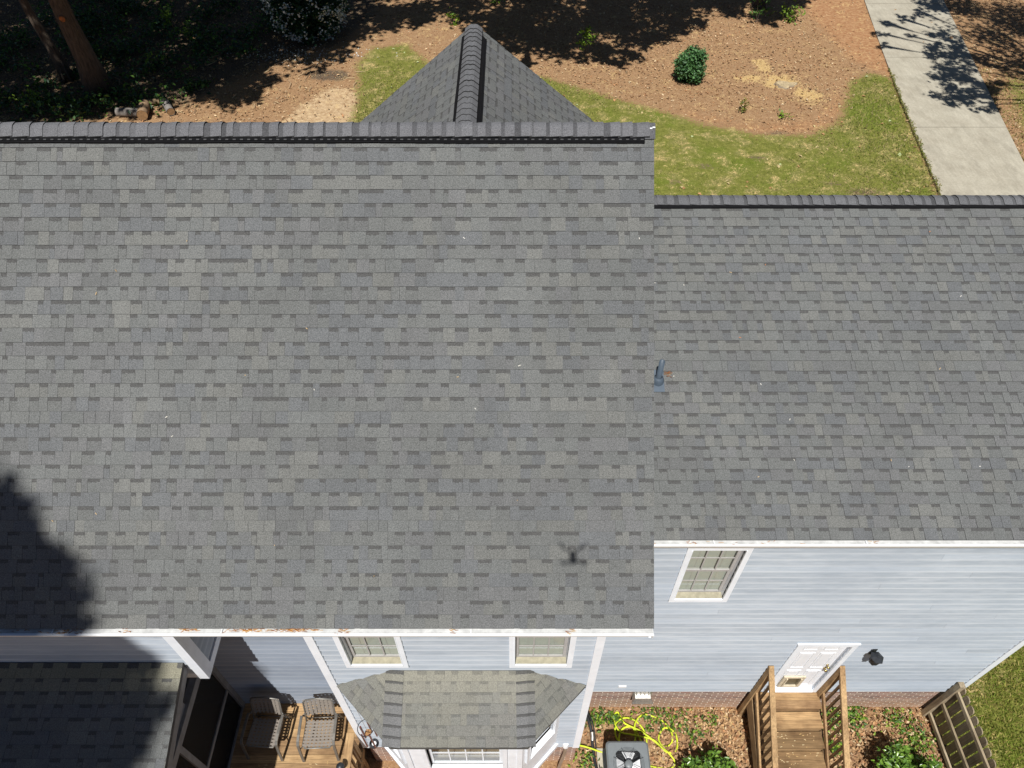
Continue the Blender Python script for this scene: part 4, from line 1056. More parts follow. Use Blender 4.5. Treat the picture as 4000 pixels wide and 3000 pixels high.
# ================================================================ PATIO CHAIRS
def chair_parts(root):
    w = 0.25
    def T(pts, r_, nm):
        mb = MB(); mb.tube(pts, r_, 8); return mb.build(nm, M["frame"], root, True)
    # seat loop and back loop
    T([(-w, 0.20, 0.39), (-w, -0.20, 0.43), (-w + 0.04, -0.26, 0.435), (w - 0.04, -0.26, 0.435), (w, -0.20, 0.43), (w, 0.20, 0.39)], 0.014, "seat_frame")
    T([(-w, 0.17, 0.38), (-w, 0.27, 0.58), (-w, 0.35, 0.83), (-w + 0.05, 0.375, 0.885), (0, 0.385, 0.90), (w - 0.05, 0.375, 0.885), (w, 0.35, 0.83), (w, 0.27, 0.58), (w, 0.17, 0.38)], 0.014, "back_frame")
    for s_ in (-1, 1):
        x = s_ * (w + 0.045)
        mb = MB()
        path = [(x, -0.35, 0.01), (x, -0.30, 0.32), (x, -0.25, 0.56), (x, -0.20, 0.605), (x, -0.10, 0.62), (x, 0.14, 0.62), (x, 0.20, 0.61)]
        for i in range(len(path) - 1): mb.bar(path[i], V(path[i + 1]) + (V(path[i + 1]) - V(path[i])).normalized() * 0.006, 0.042, 0.024, (0, 0, 1) if i > 2 else (0, 1, 0))
        mb.build("arm", M["frame"], root)
        T([(x, 0.20, 0.60), (x, 0.26, 0.45), (x, 0.30, 0.2), (x, 0.33, 0.01)], 0.013, "leg")
        T([(x, -0.27, 0.40), (s_ * w, -0.22, 0.42)], 0.010, "bracket"); T([(x, 0.22, 0.56), (s_ * w, 0.265, 0.57)], 0.010, "bracket")
    T([(-w - 0.045, 0.29, 0.22), (w + 0.045, 0.29, 0.22)], 0.010, "stretcher")
    # woven straps
    zs = lambda y: 0.39 + (0.20 - y) * 0.10 + 0.012
    for k in range(8):
        y = 0.16 - k * 0.053; mb = MB(); n = 6
        for i in range(n):
            a, b_ = -w + 2 * w * i / n, -w + 2 * w * (i + 1) / n; za, zb_ = zs(y) + 0.004 - 0.02 * (1 - (a / w) ** 2), zs(y) + 0.004 - 0.02 * (1 - (b_ / w) ** 2)
            mb.hexa([(a, y - 0.0165, za), (b_, y - 0.0165, zb_), (b_, y + 0.0165, zb_), (a, y + 0.0165, za), (a, y - 0.0165, za + 0.003), (b_, y - 0.0165, zb_ + 0.003), (b_, y + 0.0165, zb_ + 0.003), (a, y + 0.0165, za + 0.003)])
        mb.build("seat_strap", M["strap"], root)
    for k in range(7):
        x = -0.205 + k * 0.0683; mb = MB(); n = 5
        for i in range(n):
            a, b_ = -0.26 + 0.46 * i / n, -0.26 + 0.46 * (i + 1) / n; sag = 0.02 * (1 - (x / w) ** 2); za, zb_ = zs(a) - 0.001 - sag, zs(b_) - 0.001 - sag
            mb.hexa([(x - 0.0205, a, za), (x + 0.0205, a, za), (x + 0.0205, b_, zb_), (x - 0.0205, b_, zb_), (x - 0.0205, a, za + 0.003), (x + 0.0205, a, za + 0.003), (x + 0.0205, b_, zb_ + 0.003), (x - 0.0205, b_, zb_ + 0.003)])
        mb.build("seat_strap", M["strap"], root)
    by = lambda z: 0.27 + (z - 0.58) * 0.32
    for k in range(6):
        z = 0.53 + k * 0.066; mb = MB(); n = 6
        for i in range(n):
            a, b_ = -w + 2 * w * i / n, -w + 2 * w * (i + 1) / n; ya, yb = by(z) + 0.03 * (1 - (a / w) ** 2), by(z) + 0.03 * (1 - (b_ / w) ** 2)
            mb.hexa([(a, ya - 0.004, z - 0.0215), (b_, yb - 0.004, z - 0.0215), (b_, yb, z - 0.0215), (a, ya, z - 0.0215), (a, ya + 0.013, z + 0.0215), (b_, yb + 0.013, z + 0.0215), (b_, yb + 0.017, z + 0.0215), (a, ya + 0.017, z + 0.0215)])
        mb.build("back_strap", M["strap"], root)
    for k in range(7):
        x = -0.205 + k * 0.0683; mb = MB(); cv = 0.03 * (1 - (x / w) ** 2)
        mb.hexa([(x - 0.021, by(0.5) + cv - 0.012, 0.50), (x + 0.021, by(0.5) + cv - 0.012, 0.50), (x + 0.021, by(0.5) + cv - 0.009, 0.50), (x - 0.021, by(0.5) + cv - 0.009, 0.50), (x - 0.021, by(0.89) + cv - 0.004, 0.89), (x + 0.021, by(0.89) + cv - 0.004, 0.89), (x + 0.021, by(0.89) + cv, 0.89), (x - 0.021, by(0.89) + cv, 0.89)])
        mb.build("back_strap", M["strap"], root)
ch = thing("patio_chair", (-3.27, 3.68, 1.053), "woven-strap patio chair in full sun beside the deck rail", "chair", "patio chairs on the deck", local=True)
chair_parts(ch)
c2 = ch.copy(); COL.objects.link(c2); c2.location = (-4.20, 3.70, 1.053); c2.rotation_euler = (0, 0, R(-3)); c2["label"] = "woven-strap patio chair half in shadow nearest the screened porch"
for o in list(ch.children):
    q = o.copy(); COL.objects.link(q); q.parent = c2
ch.rotation_euler = (0, 0, R(2))

# small stake lamp on the deck rail
lamp = thing("torch_lamp", (-2.66, 3.02, 1.97), "small dark domed lamp on a stick at the deck rail", "lamp")
mb = MB(); mb.lathe((-2.69, 2.98, 2.12), [(0.0, 0.065), (0.035, 0.062), (0.06, 0.035), (0.066, 0.0), (0.06, -0.02), (0.0, -0.025)], 18); mb.build("dome", M["black"], lamp, True)
mb = MB(); mb.tube([(-2.69, 2.98, 2.10), (-2.66, 3.0, 1.85), (-2.60, 3.02, 1.2)], 0.011, 8); mb.build("stick", M["black"], lamp)

# ================================================================ THINGS BY THE BACK WALL
lan = thing("wall_lantern", (5.84, WG - 0.12, 2.80), "dark six-sided wall lantern to the right of the back door", "lantern")
lc = V((5.84, WG - 0.15, 2.90))
mb = MB(); mb.lathe(lc, [(0.0, 0.22), (0.025, 0.20), (0.04, 0.18), (0.105, 0.13), (0.11, 0.115), (0.0, 0.115)], 6); mb.build("roof_cap", M["black"], lan)
mb = MB(); mb.lathe(lc, [(0.08, 0.114), (0.06, -0.06), (0.0, -0.06)], 6); mb.build("lantern_glass", M["acdark"], lan)
for k in range(6):
    t = 2 * math.pi * k / 6; mb = MB(); mb.bar(lc + V((0.083 * math.cos(t), 0.083 * math.sin(t), 0.114)), lc + V((0.062 * math.cos(t), 0.062 * math.sin(t), -0.06)), 0.012, 0.012); mb.build("glazing_bar", M["black"], lan)
mb = MB(); mb.lathe(lc, [(0.0, -0.061), (0.068, -0.061), (0.05, -0.085), (0.012, -0.105), (0.0, -0.11)], 6); mb.build("base", M["black"], lan)
mb = MB(); mb.box(lc.x - 0.04, lc.x + 0.04, WG - 0.035, WG - 0.024, 2.86, 3.06); mb.tube([(lc.x, WG - 0.03, 2.92), (lc.x, WG - 0.09, 2.81), (lc.x, WG - 0.15, 2.80)], 0.012, 8); mb.build("bracket", M["black"], lan)

chime = thing("wind_chime", (-2.15, 3.26, 2.35), "wind chime of red-brown tubes hanging left of the bay window", "wind chime")
cx, cy = -2.16, 3.24
mb = MB(); mb.tube([(cx + 0.12 * math.cos(t), cy + 0.12 * math.sin(t), 3.22) for t in np.linspace(0, 2 * math.pi, 25)], 0.006, 6); mb.build("ring", M["black"], chime)
for k in range(5):
    t = 2 * math.pi * k / 5 + 0.3; x, y = cx + 0.10 * math.cos(t), cy + 0.10 * math.sin(t)
    mb = MB(); mb.tube([(x, y, 3.16), (x, y, 2.72 - 0.05 * k)], 0.014, 8); mb.build("chime_tube", M["red"], chime)
mb = MB(); mb.lathe((cx, cy, 2.98), [(0, 0.012), (0.05, 0.012), (0.05, -0.012), (0, -0.012)], 14, (0.33, 0.17, 0.07)); mb.build("clapper", M["col"], chime)
mb = MB(); mb.lathe((cx + 0.01, cy, 2.42), [(0.035, 0.006), (0.075, 0.006), (0.075, -0.006), (0.035, -0.006), (0.035, 0.006)], 20); sl_ = mb.build("sail", M["black"], chime)
mb = MB(); mb.lathe((cx + 0.01, cy, 2.42), [(0, 0.004), (0.0345, 0.004), (0.0345, -0.004), (0, -0.004)], 16); mb.build("sail_disc", M["white"], sl_)
mb = MB(); mb.tube([(cx, cy, 4.06), (cx, cy, 2.43)], 0.003, 5); mb.build("cord", M["steel"], chime)

ac = thing("condenser_unit", (2.02, 3.22, 0), "grey air-conditioning condenser with a round fan grille on top", "air conditioner")
ax, ay, s_ = 2.03, 3.34, 0.375
def rrect(hs, r_, z, n=5):
    out = []
    for cxx, cyy, t0 in ((hs - r_, hs - r_, 0), (-hs + r_, hs - r_, 90), (-hs + r_, -hs + r_, 180), (hs - r_, -hs + r_, 270)):
        for k in range(n + 1):
            t = R(t0 + 90 * k / n); out.append(V((ax + cxx + r_ * math.cos(t), ay + cyy + r_ * math.sin(t), z)))
    return out
mb = MB(); A = rrect(s_ - 0.02, 0.06, 0.06); B = rrect(s_ - 0.02, 0.06, 0.72)
for i in range(len(A)): j = (i + 1) % len(A); mb.face([A[i], A[j], B[j], B[i]])
mb.build("cabinet", M["ac"], ac)
mb = MB()
for k in range(14):
    z = 0.12 + k * 0.042; A = rrect(s_ - 0.012, 0.06, z); B = rrect(s_ - 0.006, 0.06, z + 0.018)
    for i in range(len(A)): j = (i + 1) % len(A); mb.face([A[i], A[j], B[j], B[i]])
tag(mb.build("louvres", M["ac"], ac), kind="stuff")
mb = MB(); O1 = rrect(s_, 0.07, 0.721); O2 = rrect(s_, 0.07, 0.79); O3 = rrect(s_ - 0.03, 0.06, 0.82); n = len(O1); rr = 0.275
hole = [V((ax + rr * math.cos(math.atan2(p.y - ay, p.x - ax)), ay + rr * math.sin(math.atan2(p.y - ay, p.x - ax)), 0.82)) for p in O3]
hl = [V((p.x, p.y, 0.60)) for p in hole]
for i in range(n):
    j = (i + 1) % n
    mb.face([O1[i], O1[j], O2[j], O2[i]]); mb.face([O2[i], O2[j], O3[j], O3[i]]); mb.face([O3[i], O3[j], hole[j], hole[i]])
mb.build("lid", M["ac"], ac)
mb = MB()
for i in range(n): j = (i + 1) % n; mb.face([hole[i], hole[j], hl[j], hl[i]])
mb.face([V((p.x, p.y, 0.601)) for p in hl]); mb.build("fan_shroud", M["acdark"], ac)
for k in range(4):
    t0 = R(78 + 90 * k); mb = MB(); pts_in = []; pts_out = []
    for q in range(5):
        t = t0 + R(-30 + 15 * q); z = 0.69 + 0.014 * q
        pts_in.append(V((ax + 0.07 * math.cos(t), ay + 0.07 * math.sin(t), z))); pts_out.append(V((ax + 0.25 * math.cos(t + 0.12), ay + 0.25 * math.sin(t + 0.12), z + 0.005)))
    for q in range(4): mb.face([pts_in[q], pts_out[q], pts_out[q + 1], pts_in[q + 1]]); mb.face([p - V((0, 0, 0.004)) for p in (pts_in[q + 1], pts_out[q + 1], pts_out[q], pts_in[q])])
    mb.build("fan_blade", M["blade"], ac, True)
mb = MB(); mb.lathe((ax, ay, 0.80), [(0, 0.035), (0.06, 0.034), (0.072, 0.02), (0.072, -0.10), (0, -0.10)], 20); mb.build("fan_hub", M["ac"], ac, True)
mb = MB()
for k in range(9):
    r_ = 0.095 + k * 0.0215; mb.tube([(ax + r_ * math.cos(t), ay + r_ * math.sin(t), 0.835 - 0.012 * (r_ / 0.28) ** 2) for t in np.linspace(0, 2 * math.pi, 33)], 0.0022, 4)
tag(mb.build("grille_wires", M["black"], ac), kind="stuff")
for k in range(8):
    t = R(22 + 45 * k); mb = MB(); mb.bar((ax + 0.07 * math.cos(t), ay + 0.07 * math.sin(t), 0.836), (ax + 0.285 * math.cos(t), ay + 0.285 * math.sin(t), 0.824), 0.006, 0.006); mb.build("grille_spoke", M["black"], ac)
mb = MB(); mb.box(ax - 0.46, ax + 0.44, ay - 0.45, ay + 0.45, -0.02, 0.058); mb.build("pad", M["concrete"], ac)

ls = thing("refrigerant_line", (1.5, 3.8, 0), "insulated black pipe pair running from the wall to the condenser", "pipe")
def crv(pts, n=10):
    pts = [V(p) for p in pts]; out = []
    P = [pts[0]] + pts + [pts[-1]]
    for i in range(1, len(P) - 2):
        for k in range(n):
            t = k / n; a, b_, c, d = P[i - 1], P[i], P[i + 1], P[i + 2]
            out.append(0.5 * ((2 * b_) + (c - a) * t + (2 * a - 5 * b_ + 4 * c - d) * t * t + (3 * b_ - a - 3 * c + d) * t ** 3))
    out.append(pts[-1]); return out
mb = MB(); mb.tube(crv([(1.30, WG + 0.0, 0.45), (1.33, WG - 0.12, 0.42), (1.47, 4.18, 0.14), (1.50, 3.85, 0.06), (1.53, 3.5, 0.07), (1.62, 3.25, 0.18), (1.66, 3.2, 0.25)]), 0.030, 8); mb.build("suction_line", M["rubber"], ls, True)
mb = MB(); mb.tube(crv([(1.35, WG + 0.0, 0.42), (1.39, WG - 0.12, 0.38), (1.53, 4.18, 0.11), (1.56, 3.85, 0.05), (1.60, 3.5, 0.05), (1.66, 3.3, 0.15)]), 0.014, 8); mb.build("liquid_line", M["rubber"], ls, True)
mb = MB(); mb.tube(crv([(1.50, 4.06, 0.12), (1.505, 3.98, 0.10), (1.50, 3.92, 0.08)]), 0.036, 8); mb.build("tape_wrap", M["steel"], ls, True)

hose = thing("garden_hose", (2.45, 3.95, 0), "bright yellow-green garden hose lying in loose coils by the condenser", "hose")
hp = [(1.18, 3.86, 0.03), (1.40, 3.80, 0.09), (1.75, 3.70, 0.03), (2.00, 3.62, 0.02), (2.25, 3.62, 0.02), (2.50, 3.75, 0.03), (2.55, 4.0, 0.03), (2.40, 4.22, 0.03), (2.15, 4.30, 0.05), (1.92, 4.20, 0.05), (1.90, 3.95, 0.04), (2.10, 3.80, 0.03), (2.30, 3.90, 0.05), (2.28, 4.12, 0.06), (2.05, 4.10, 0.06), (1.95, 3.90, 0.06), (2.05, 3.65, 0.05), (2.25, 3.60, 0.05), (2.42, 3.85, 0.06), (2.32, 4.15, 0.07), (2.55, 4.36, 0.04), (2.95, 4.25, 0.03), (3.12, 4.05, 0.03), (3.08, 3.85, 0.03), (2.90, 3.80, 0.03), (2.82, 3.95, 0.04), (2.98, 4.12, 0.05), (3.20, 4.02, 0.04), (3.18, 3.75, 0.03), (2.95, 3.70, 0.05), (2.70, 3.90, 0.07), (2.30, 3.98, 0.08), (1.98, 4.05, 0.07), (1.88, 4.28, 0.06), (1.98, 4.40, 0.05), (2.10, 4.20, 0.07), (2.45, 4.05, 0.08), (2.80, 3.82, 0.06), (3.02, 3.66, 0.04), (3.10, 3.52, 0.03), (2.95, 3.42, 0.03), (2.50, 3.48, 0.03), (2.38, 3.52, 0.03)]
hp = hp[:4] + [(2.32 + (q[0] - 2.32) * 0.86, q[1] + 0.03, q[2]) for q in hp[4:]]
mb = MB(); mb.tube(crv(hp, 8), 0.017, 7); mb.build("tube", M["hose"], hose, True)
mb = MB(); mb.tube([(hp[-1][0], hp[-1][1], 0.03), (hp[-1][0] - 0.05, hp[-1][1] + 0.01, 0.03)], 0.021, 8); mb.build("coupling", M["brass"], hose)

# ================================================================ PLANTS
def clump_pts(n, c, r_, shell=0.5, nclump=30, spread=0.22, squash=(1, 1, 1), zmin=None):
    c = np.asarray(c, float); d = rng.normal(size=(nclump, 3)); d /= np.linalg.norm(d, axis=1, keepdims=True)
    rad = (shell + (1 - shell) * rng.random((nclump, 1)) ** 0.6) * r_
    cc = d * rad * np.asarray(squash)
    k = rng.integers(0, nclump, n)
    p = c + cc[k] + rng.normal(size=(n, 3)) * r_ * spread
    if zmin is not None: p[:, 2] = np.maximum(p[:, 2], zmin)
    return p
GREEN = [(0.055, 0.125, 0.018), (0.08, 0.165, 0.025), (0.045, 0.10, 0.02), (0.105, 0.20, 0.03)]
DKGREEN = [(0.018, 0.055, 0.022), (0.026, 0.075, 0.03), (0.035, 0.095, 0.035), (0.014, 0.042, 0.018)]
BRIGHT = [(0.11, 0.21, 0.025), (0.16, 0.28, 0.035), (0.08, 0.16, 0.025), (0.20, 0.32, 0.05)]
MIDGREEN = [(0.06, 0.14, 0.045), (0.08, 0.185, 0.06), (0.10, 0.22, 0.07), (0.045, 0.11, 0.04)]
LIME = [(0.16, 0.26, 0.02), (0.22, 0.32, 0.03), (0.11, 0.20, 0.02)]
def bush(name, c, r_, n, size, cols, label, cat, group=None, m="leaf", stems=6, h=None, squash=(1, 1, 0.85), nclump=40, spread=0.16, shell=0.6, width=0.5):
    h = h or r_ * 0.95
    t = thing(name, (c[0], c[1], 0), label, cat, group)
    mb = MB()
    for k in range(stems):
        a = rnd.uniform(0, 6.28); q = r_ * rnd.uniform(0.3, 0.8)
        mb.tube([(c[0] + 0.03 * math.cos(a), c[1] + 0.03 * math.sin(a), -0.03), (c[0] + q * 0.4 * math.cos(a), c[1] + q * 0.4 * math.sin(a), h * 0.5), (c[0] + q * math.cos(a), c[1] + q * math.sin(a), h * rnd.uniform(0.8, 1.3))], [0.015 + r_ * 0.015, 0.01 + r_ * 0.008, 0.004], 6)
    mb.build("stem", M["bark"], t)
    p = clump_pts(n, (c[0], c[1], h), r_, shell, nclump, spread, squash, 0.03)
    leaves("foliage", p, rng.uniform(0.75, 1.25, n) * size, palette(n, cols, 0.25), M[m], t, width, 0.35)
    return t
bush("leafy_shrub", (3.42, 3.12, 0), 0.46, 3000, 0.10, BRIGHT, "glossy green shrub between the condenser and the back steps", "shrub", "glossy shrubs under the back wall", "gloss_leaf", h=0.42)
bush("leafy_shrub", (7.02, 3.12, 0), 0.55, 3600, 0.10, BRIGHT, "glossy green shrub between the back steps and the picket fence", "shrub", "glossy shrubs under the back wall", "gloss_leaf", h=0.42)
bush("evergreen_shrub", (7.65, 30.5, 0), 0.64, 4200, 0.14, MIDGREEN, "round dark green shrub alone on the brown mulch", "shrub", h=0.68, nclump=110, spread=0.13, squash=(1, 1, 1.05), shell=0.35)
fb = bush("flowering_bush", (-9.5, 35.0, 0), 1.55, 6000, 0.20, DKGREEN, "big round bush covered in white blossom in the shade", "bush", h=1.3, nclump=160, spread=0.12, squash=(1.1, 1, 0.85), shell=0.5)
p = clump_pts(1900, (-9.5, 35.0, 1.35), 1.62, 0.92, 150, 0.07, (1.1, 1, 0.88), 0.05)
leaves("blossom", p, rng.uniform(0.08, 0.14, len(p)), palette(len(p), [(0.78, 0.80, 0.76), (0.7, 0.72, 0.7)], 0.08), M["leaf"], fb, 0.9, 0.4)
SAP = [("slender yellow-green sapling at the edge of the tree shade", 3.35, 32.6, 0.42, 0.9, LIME, 150), ("tiny olive seedling at the near edge of the mulch", 9.35, 27.8, 0.26, 0.18, [(0.20, 0.19, 0.03), (0.14, 0.15, 0.03)], 60),
       ("small green seedling right of the olive one on the mulch", 10.95, 27.2, 0.24, 0.15, LIME, 50), ("bright green sapling in dark shade near the driveway", 13.65, 36.8, 0.55, 0.7, LIME, 190), ("green sapling left of the brightest one in the dark shade", 12.0, 36.7, 0.5, 0.8, GREEN, 150),
       ("green sprig on the mulch just beyond the gable peak", -2.9, 36.3, 0.32, 0.25, LIME, 60), ("bright green sprig at the top of the picture", -0.8, 38.9, 0.35, 0.3, LIME, 60), ("low green sprig in a patch of sun right of the big trunk", -15.6, 31.4, 0.5, 0.2, LIME, 120), ("leafy sprig below the sunlit one near the logs", -13.6, 29.9, 0.55, 0.25, GREEN, 140),
       ("green sprig high in the dark undergrowth", -16.6, 36.2, 0.5, 0.5, LIME, 110), ("green sprig below the highest one in the undergrowth", -15.2, 34.6, 0.4, 0.4, LIME, 80), ("pale green sprig at the foot of the left trunk", -19.9, 28.3, 0.5, 0.35, LIME, 110), ("tiny weed in the lawn below the rake corner", 4.0, 24.2, 0.18, 0.06, LIME, 30)]
for (lb, x, y, r_, h, cc, n) in SAP:
    bush("sapling", (x, y, 0), r_, n, 0.17 if h > 0.2 else 0.13, cc, lb, "sapling", "young saplings in the front yard", stems=2, h=h, nclump=9, spread=0.22, shell=0.3, squash=(1, 1, 1.3))

# trees: trunk, limbs and a leafy crown
def tree(name, x, y, rb, h, lobes, label, group, nleaf, size, lean=(0, 0), flare=1.6, cols=GREEN):
    t = thing(name, (x, y, 0), label, "tree", group)
    mb = MB(); pts = []; rr = []
    for k in range(9):
        f = k / 8; pts.append((x + lean[0] * f + 0.08 * math.sin(k * 1.7), y + lean[1] * f + 0.08 * math.cos(k * 2.1), -0.2 + h * f))
        rr.append(rb * ((flare if k == 0 else 1.12 if k == 1 else 1.0) - 0.72 * f))
    mb.tube(pts, rr, 14)
    for k in range(6):   # root flare
        a = 2 * math.pi * k / 6 + 0.4
        mb.tube([(x + rb * 1.9 * math.cos(a), y + rb * 1.9 * math.sin(a), -0.12), (x + rb * 1.1 * math.cos(a), y + rb * 1.1 * math.sin(a), 0.18), (x + rb * 0.6 * math.cos(a), y + rb * 0.6 * math.sin(a), 0.9)], [rb * 0.12, rb * 0.3, rb * 0.3], 7)
    mb.build("trunk", M["bark"], t, True)
    mb = MB()
    for (lx, ly, lz, lr) in lobes:
        f = min(0.9, max(0.45, (lz - lr * 0.6) / h)); k = int(f * 8); p = V(pts[k])
        e = V((lx, ly, lz)); m = (p + e) / 2 + V((0, 0, 0.4))
        mb.tube(crv([p, m, e], 4), [rb * 0.30] * 2 + [rb * 0.22] * 3 + [rb * 0.12] * 3 + [0.04], 6)
        for q in range(5):
            a = V((rnd.gauss(0, 1), rnd.gauss(0, 1), rnd.gauss(0, 0.6))).normalized() * lr * 0.8
            mb.tube([m * 0.3 + e * 0.7, e + a * 0.5, e + a], [0.05, 0.035, 0.012], 5)
    mb.build("limb", M["bark"], t, True)
    tot = sum(l[3] ** 2 for l in lobes); P = []
    for (lx, ly, lz, lr) in lobes:
        n = int(nleaf * lr ** 2 / tot)
        P.append(clump_pts(n, (lx, ly, lz), lr, 0.25, max(14, int(lr * 16)), 0.13, (1, 1, 0.6)))
    P = np.concatenate(P)
    leaves("crown", P, rng.uniform(0.8, 1.2, len(P)) * size, palette(len(P), cols, 0.25), M["leaf"], t, 0.6, 0.3)
    return t
OFF = lambda X, Y, Z: (X - 0.0933 * Z, Y - 0.5413 * Z, Z)      # the spot at height Z that shades ground point X, Y
FT = "tall trees round the front yard"
def lob(*a): return [(*OFF(X, Y, Z), r_) for (X, Y, Z, r_) in a]
BIG = tree("shade_tree", -17.4, 29.3, 0.42, 13, lob((-19, 39, 14, 4.5), (-14, 40, 15, 4.5), (-16, 35, 13, 4.0), (-11, 36, 13, 3.8), (-20.5, 34, 13, 3.6), (-9.5, 33.5, 12, 2.2), (-12.5, 32.3, 12, 2.4), (-8.5, 38, 13, 3.4), (-5.0, 37.8, 13, 2.0)), "thick-trunked tree with a knot hole rising from the dark undergrowth", FT, 26000, 0.40)
mb = MB(); mb.lathe((0, 0, 0), [(0, 0.03), (0.05, 0.02), (0.09, 0.05), (0.12, 0.0)], 10, (0.34, 0.13, 0.05)); mb.v = [(-17.36 + v[0], 28.90 - v[2], 3.2 + v[1]) for v in mb.v]
mb.build("knot", M["stone"], BIG)
tree("shade_tree", -19.3, 30.6, 0.20, 12, lob((-24, 38, 13, 4.5), (-22, 33, 12, 3.0), (-24, 30, 12, 2.6)), "thinner tree standing left of the thick trunk", FT, 9000, 0.40, lean=(-1.2, 0.4))
tree("shade_tree", -21.5, 20.5, 0.30, 13, lob((-16, 30.0, 12, 2.6), (-12.0, 29.8, 12, 1.9), (-19, 29.5, 13, 2.6), (-14.5, 32.5, 12, 2.2), (-22, 27, 13, 3.0)), "tree left of the picture throwing dappled shade near the logs", FT, 11000, 0.34)
tree("shade_tree", 0.6, 41.0, 0.28, 14, lob((-0.5, 39, 13, 3.0), (3.0, 37.5, 12, 3.2), (6.5, 38.5, 13, 2.8), (2.2, 34.2, 12, 1.9), (5.8, 35.4, 12, 1.9), (0.2, 34.5, 12, 1.8), (-0.6, 36.6, 12, 1.8), (4.4, 33.2, 11, 1.4), (8.6, 36.6, 12, 1.3), (9, 40, 13, 2.5), (0.6, 32.2, 10, 0.7)), "leaning tree beyond the top edge shading the mulch right of the gable", FT, 17000, 0.36, lean=(0, -6.5))
tree("shade_tree", 12.6, 38.6, 0.20, 12, lob((12.2, 39.3, 12, 2.0), (10.8, 39.6, 12, 1.6), (13.6, 38.6, 12, 1.3), (14.6, 39.8, 12, 1.2), (12.7, 37.2, 11, 0.9)), "slim tree at the far edge of the mulch", FT, 7000, 0.32)
tree("shade_tree", 23.6, 24.0, 0.32, 13, lob((24.5, 36, 13, 3.6), (23.5, 31.0, 12, 2.0), (26, 31, 12, 3.0), (20.3, 34.6, 11, 0.95), (19.8, 33.2, 11, 1.1), (19.5, 31.8, 11, 1.15), (19.0, 30.4, 10.5, 1.15), (18.4, 28.9, 10, 1.05), (20.3, 29.8, 10.5, 1.1), (19.4, 28.4, 10, 0.8), (20.9, 32.4, 11, 1.0), (17.6, 35.2, 12, 0.4), (18.3, 36.3, 12, 0.5), (19.4, 36.9, 12, 0.55), (20.5, 37.7, 12, 0.6), (17.3, 33.8, 12, 0.38), (18.9, 35.0, 12, 0.3), (21.2, 38.8, 12, 0.9), (23.2, 28.0, 12, 1.5), (22.5, 38.8, 13, 1.6)), "tree right of the picture shading the driveway", FT, 16000, 0.22)
tree("shade_tree", -10.6, -8.6, 0.42, 23, [(-9.95, -6.73, 26.6, 2.3), (-9.35, -9.33, 26.0, 2.4), (-11.25, -8.33, 28, 2.8), (-7.95, -7.63, 25.8, 1.4), (-7.7, -8.93, 26.2, 1.25), (-8.25, -6.03, 26.4, 1.1), (-7.65, -10.33, 25.5, 1.2), (-7.05, -6.83, 26.2, 0.95), (-6.9, -7.45, 26.0, 0.5), (-7.25, -5.95, 26.3, 0.6), (-7.1, -6.4, 26.2, 0.6), (-6.65, -6.83, 26.1, 0.55), (-8.95, -11.83, 26, 2.0), (-8.75, -7.93, 26, 1.8)], "tall tree behind the viewer shading the roof's lower left corner", "tall trees round the back yard", 34000, 0.26)

for k, (x, y, lb) in enumerate(((-27.5, 33.5, "added woodland tree left of the thinner trunk, unseen, blocking sky light"), (-24.5, 41.5, "added unseen woodland tree beyond the two left trunks"), (-17.0, 44.0, "added unseen woodland tree straight beyond the thick trunk"), (-9.5, 44.5, "added unseen woodland tree beyond the white flowering bush"))):  # added out of view to block sky light and deepen the woodland shade
    tree("shade_tree", x, y, 0.3, 15, [(x + rnd.uniform(-3, 3), y + rnd.uniform(-1.5, 3), rnd.uniform(10, 18), rnd.uniform(2.6, 3.8)) for _ in range(6)], lb, "added unseen woodland trees darkening the front yard", 5200, 0.5)

# ================================================================ LOGS, STUMP, DEBRIS
LG = [("pale grey log lying at the left of the log pile", (-15.9, 27.35, 0.22), (-15.0, 27.35, 0.20), 0.22, (0.20, 0.18, 0.16)), ("cut log end with orange face in the middle of the log pile", (-14.95, 27.9, 0.26), (-14.75, 27.0, 0.26), 0.27, (0.30, 0.20, 0.12)), ("grey log with dark cut end at the right of the log pile", (-14.3, 28.3, 0.2), (-13.75, 27.4, 0.2), 0.2, (0.22, 0.20, 0.18)), ("short log lying behind the log pile", (-15.1, 28.3, 0.15), (-14.5, 28.35, 0.17), 0.15, (0.24, 0.17, 0.10))]
for (lb, a, b_, r_, c) in LG:
    r_ *= 0.78
    t = thing("log", ((a[0] + b_[0]) / 2, (a[1] + b_[1]) / 2, 0), lb, "log", "cut logs by the house")
    mb = MB(); mb.tube([V(a) + (V(b_) - V(a)) * k / 4 for k in range(5)], [r_ * q for q in (1, 0.97, 1.02, 0.98, 1)], 14, c, cap=False); mb.build("bark", M["stone"], t, True)
    for p, q in ((a, b_), (b_, a)):
        d = (V(q) - V(p)).normalized(); mb = MB(); mb.tube([V(p) + d * 0.012, V(p) + d * 0.02], r_ * 0.97, 14, (0.26, 0.155, 0.075)); mb.build("cut_face", M["stone"], t)
st = thing("tree_stump", (11.75, 30.1, 0), "low sawn tree stump ringed with yellow sawdust", "stump")
mb = MB(); pr = []; lo = []
for k in range(22):
    t = 2 * math.pi * k / 22; r_ = 0.32 * (1 + 0.22 * math.sin(3 * t + 1) + 0.14 * math.sin(7 * t)); pr.append(V((11.75 + r_ * 1.25 * math.cos(t), 30.1 + r_ * math.sin(t) * 0.9, 0.055 + 0.02 * math.sin(5 * t)))); lo.append(V((11.75 + r_ * 1.45 * math.cos(t), 30.1 + r_ * 1.1 * math.sin(t), -0.02)))
for k in range(22): mb.face([lo[k], lo[(k + 1) % 22], pr[(k + 1) % 22], pr[k]], (0.26, 0.21, 0.15))
mb.build("stump_bark", M["stone"], st)
mb = MB(); mb.face(pr, (0.42, 0.33, 0.20)); mb.build("sawn_top", M["stone"], st)

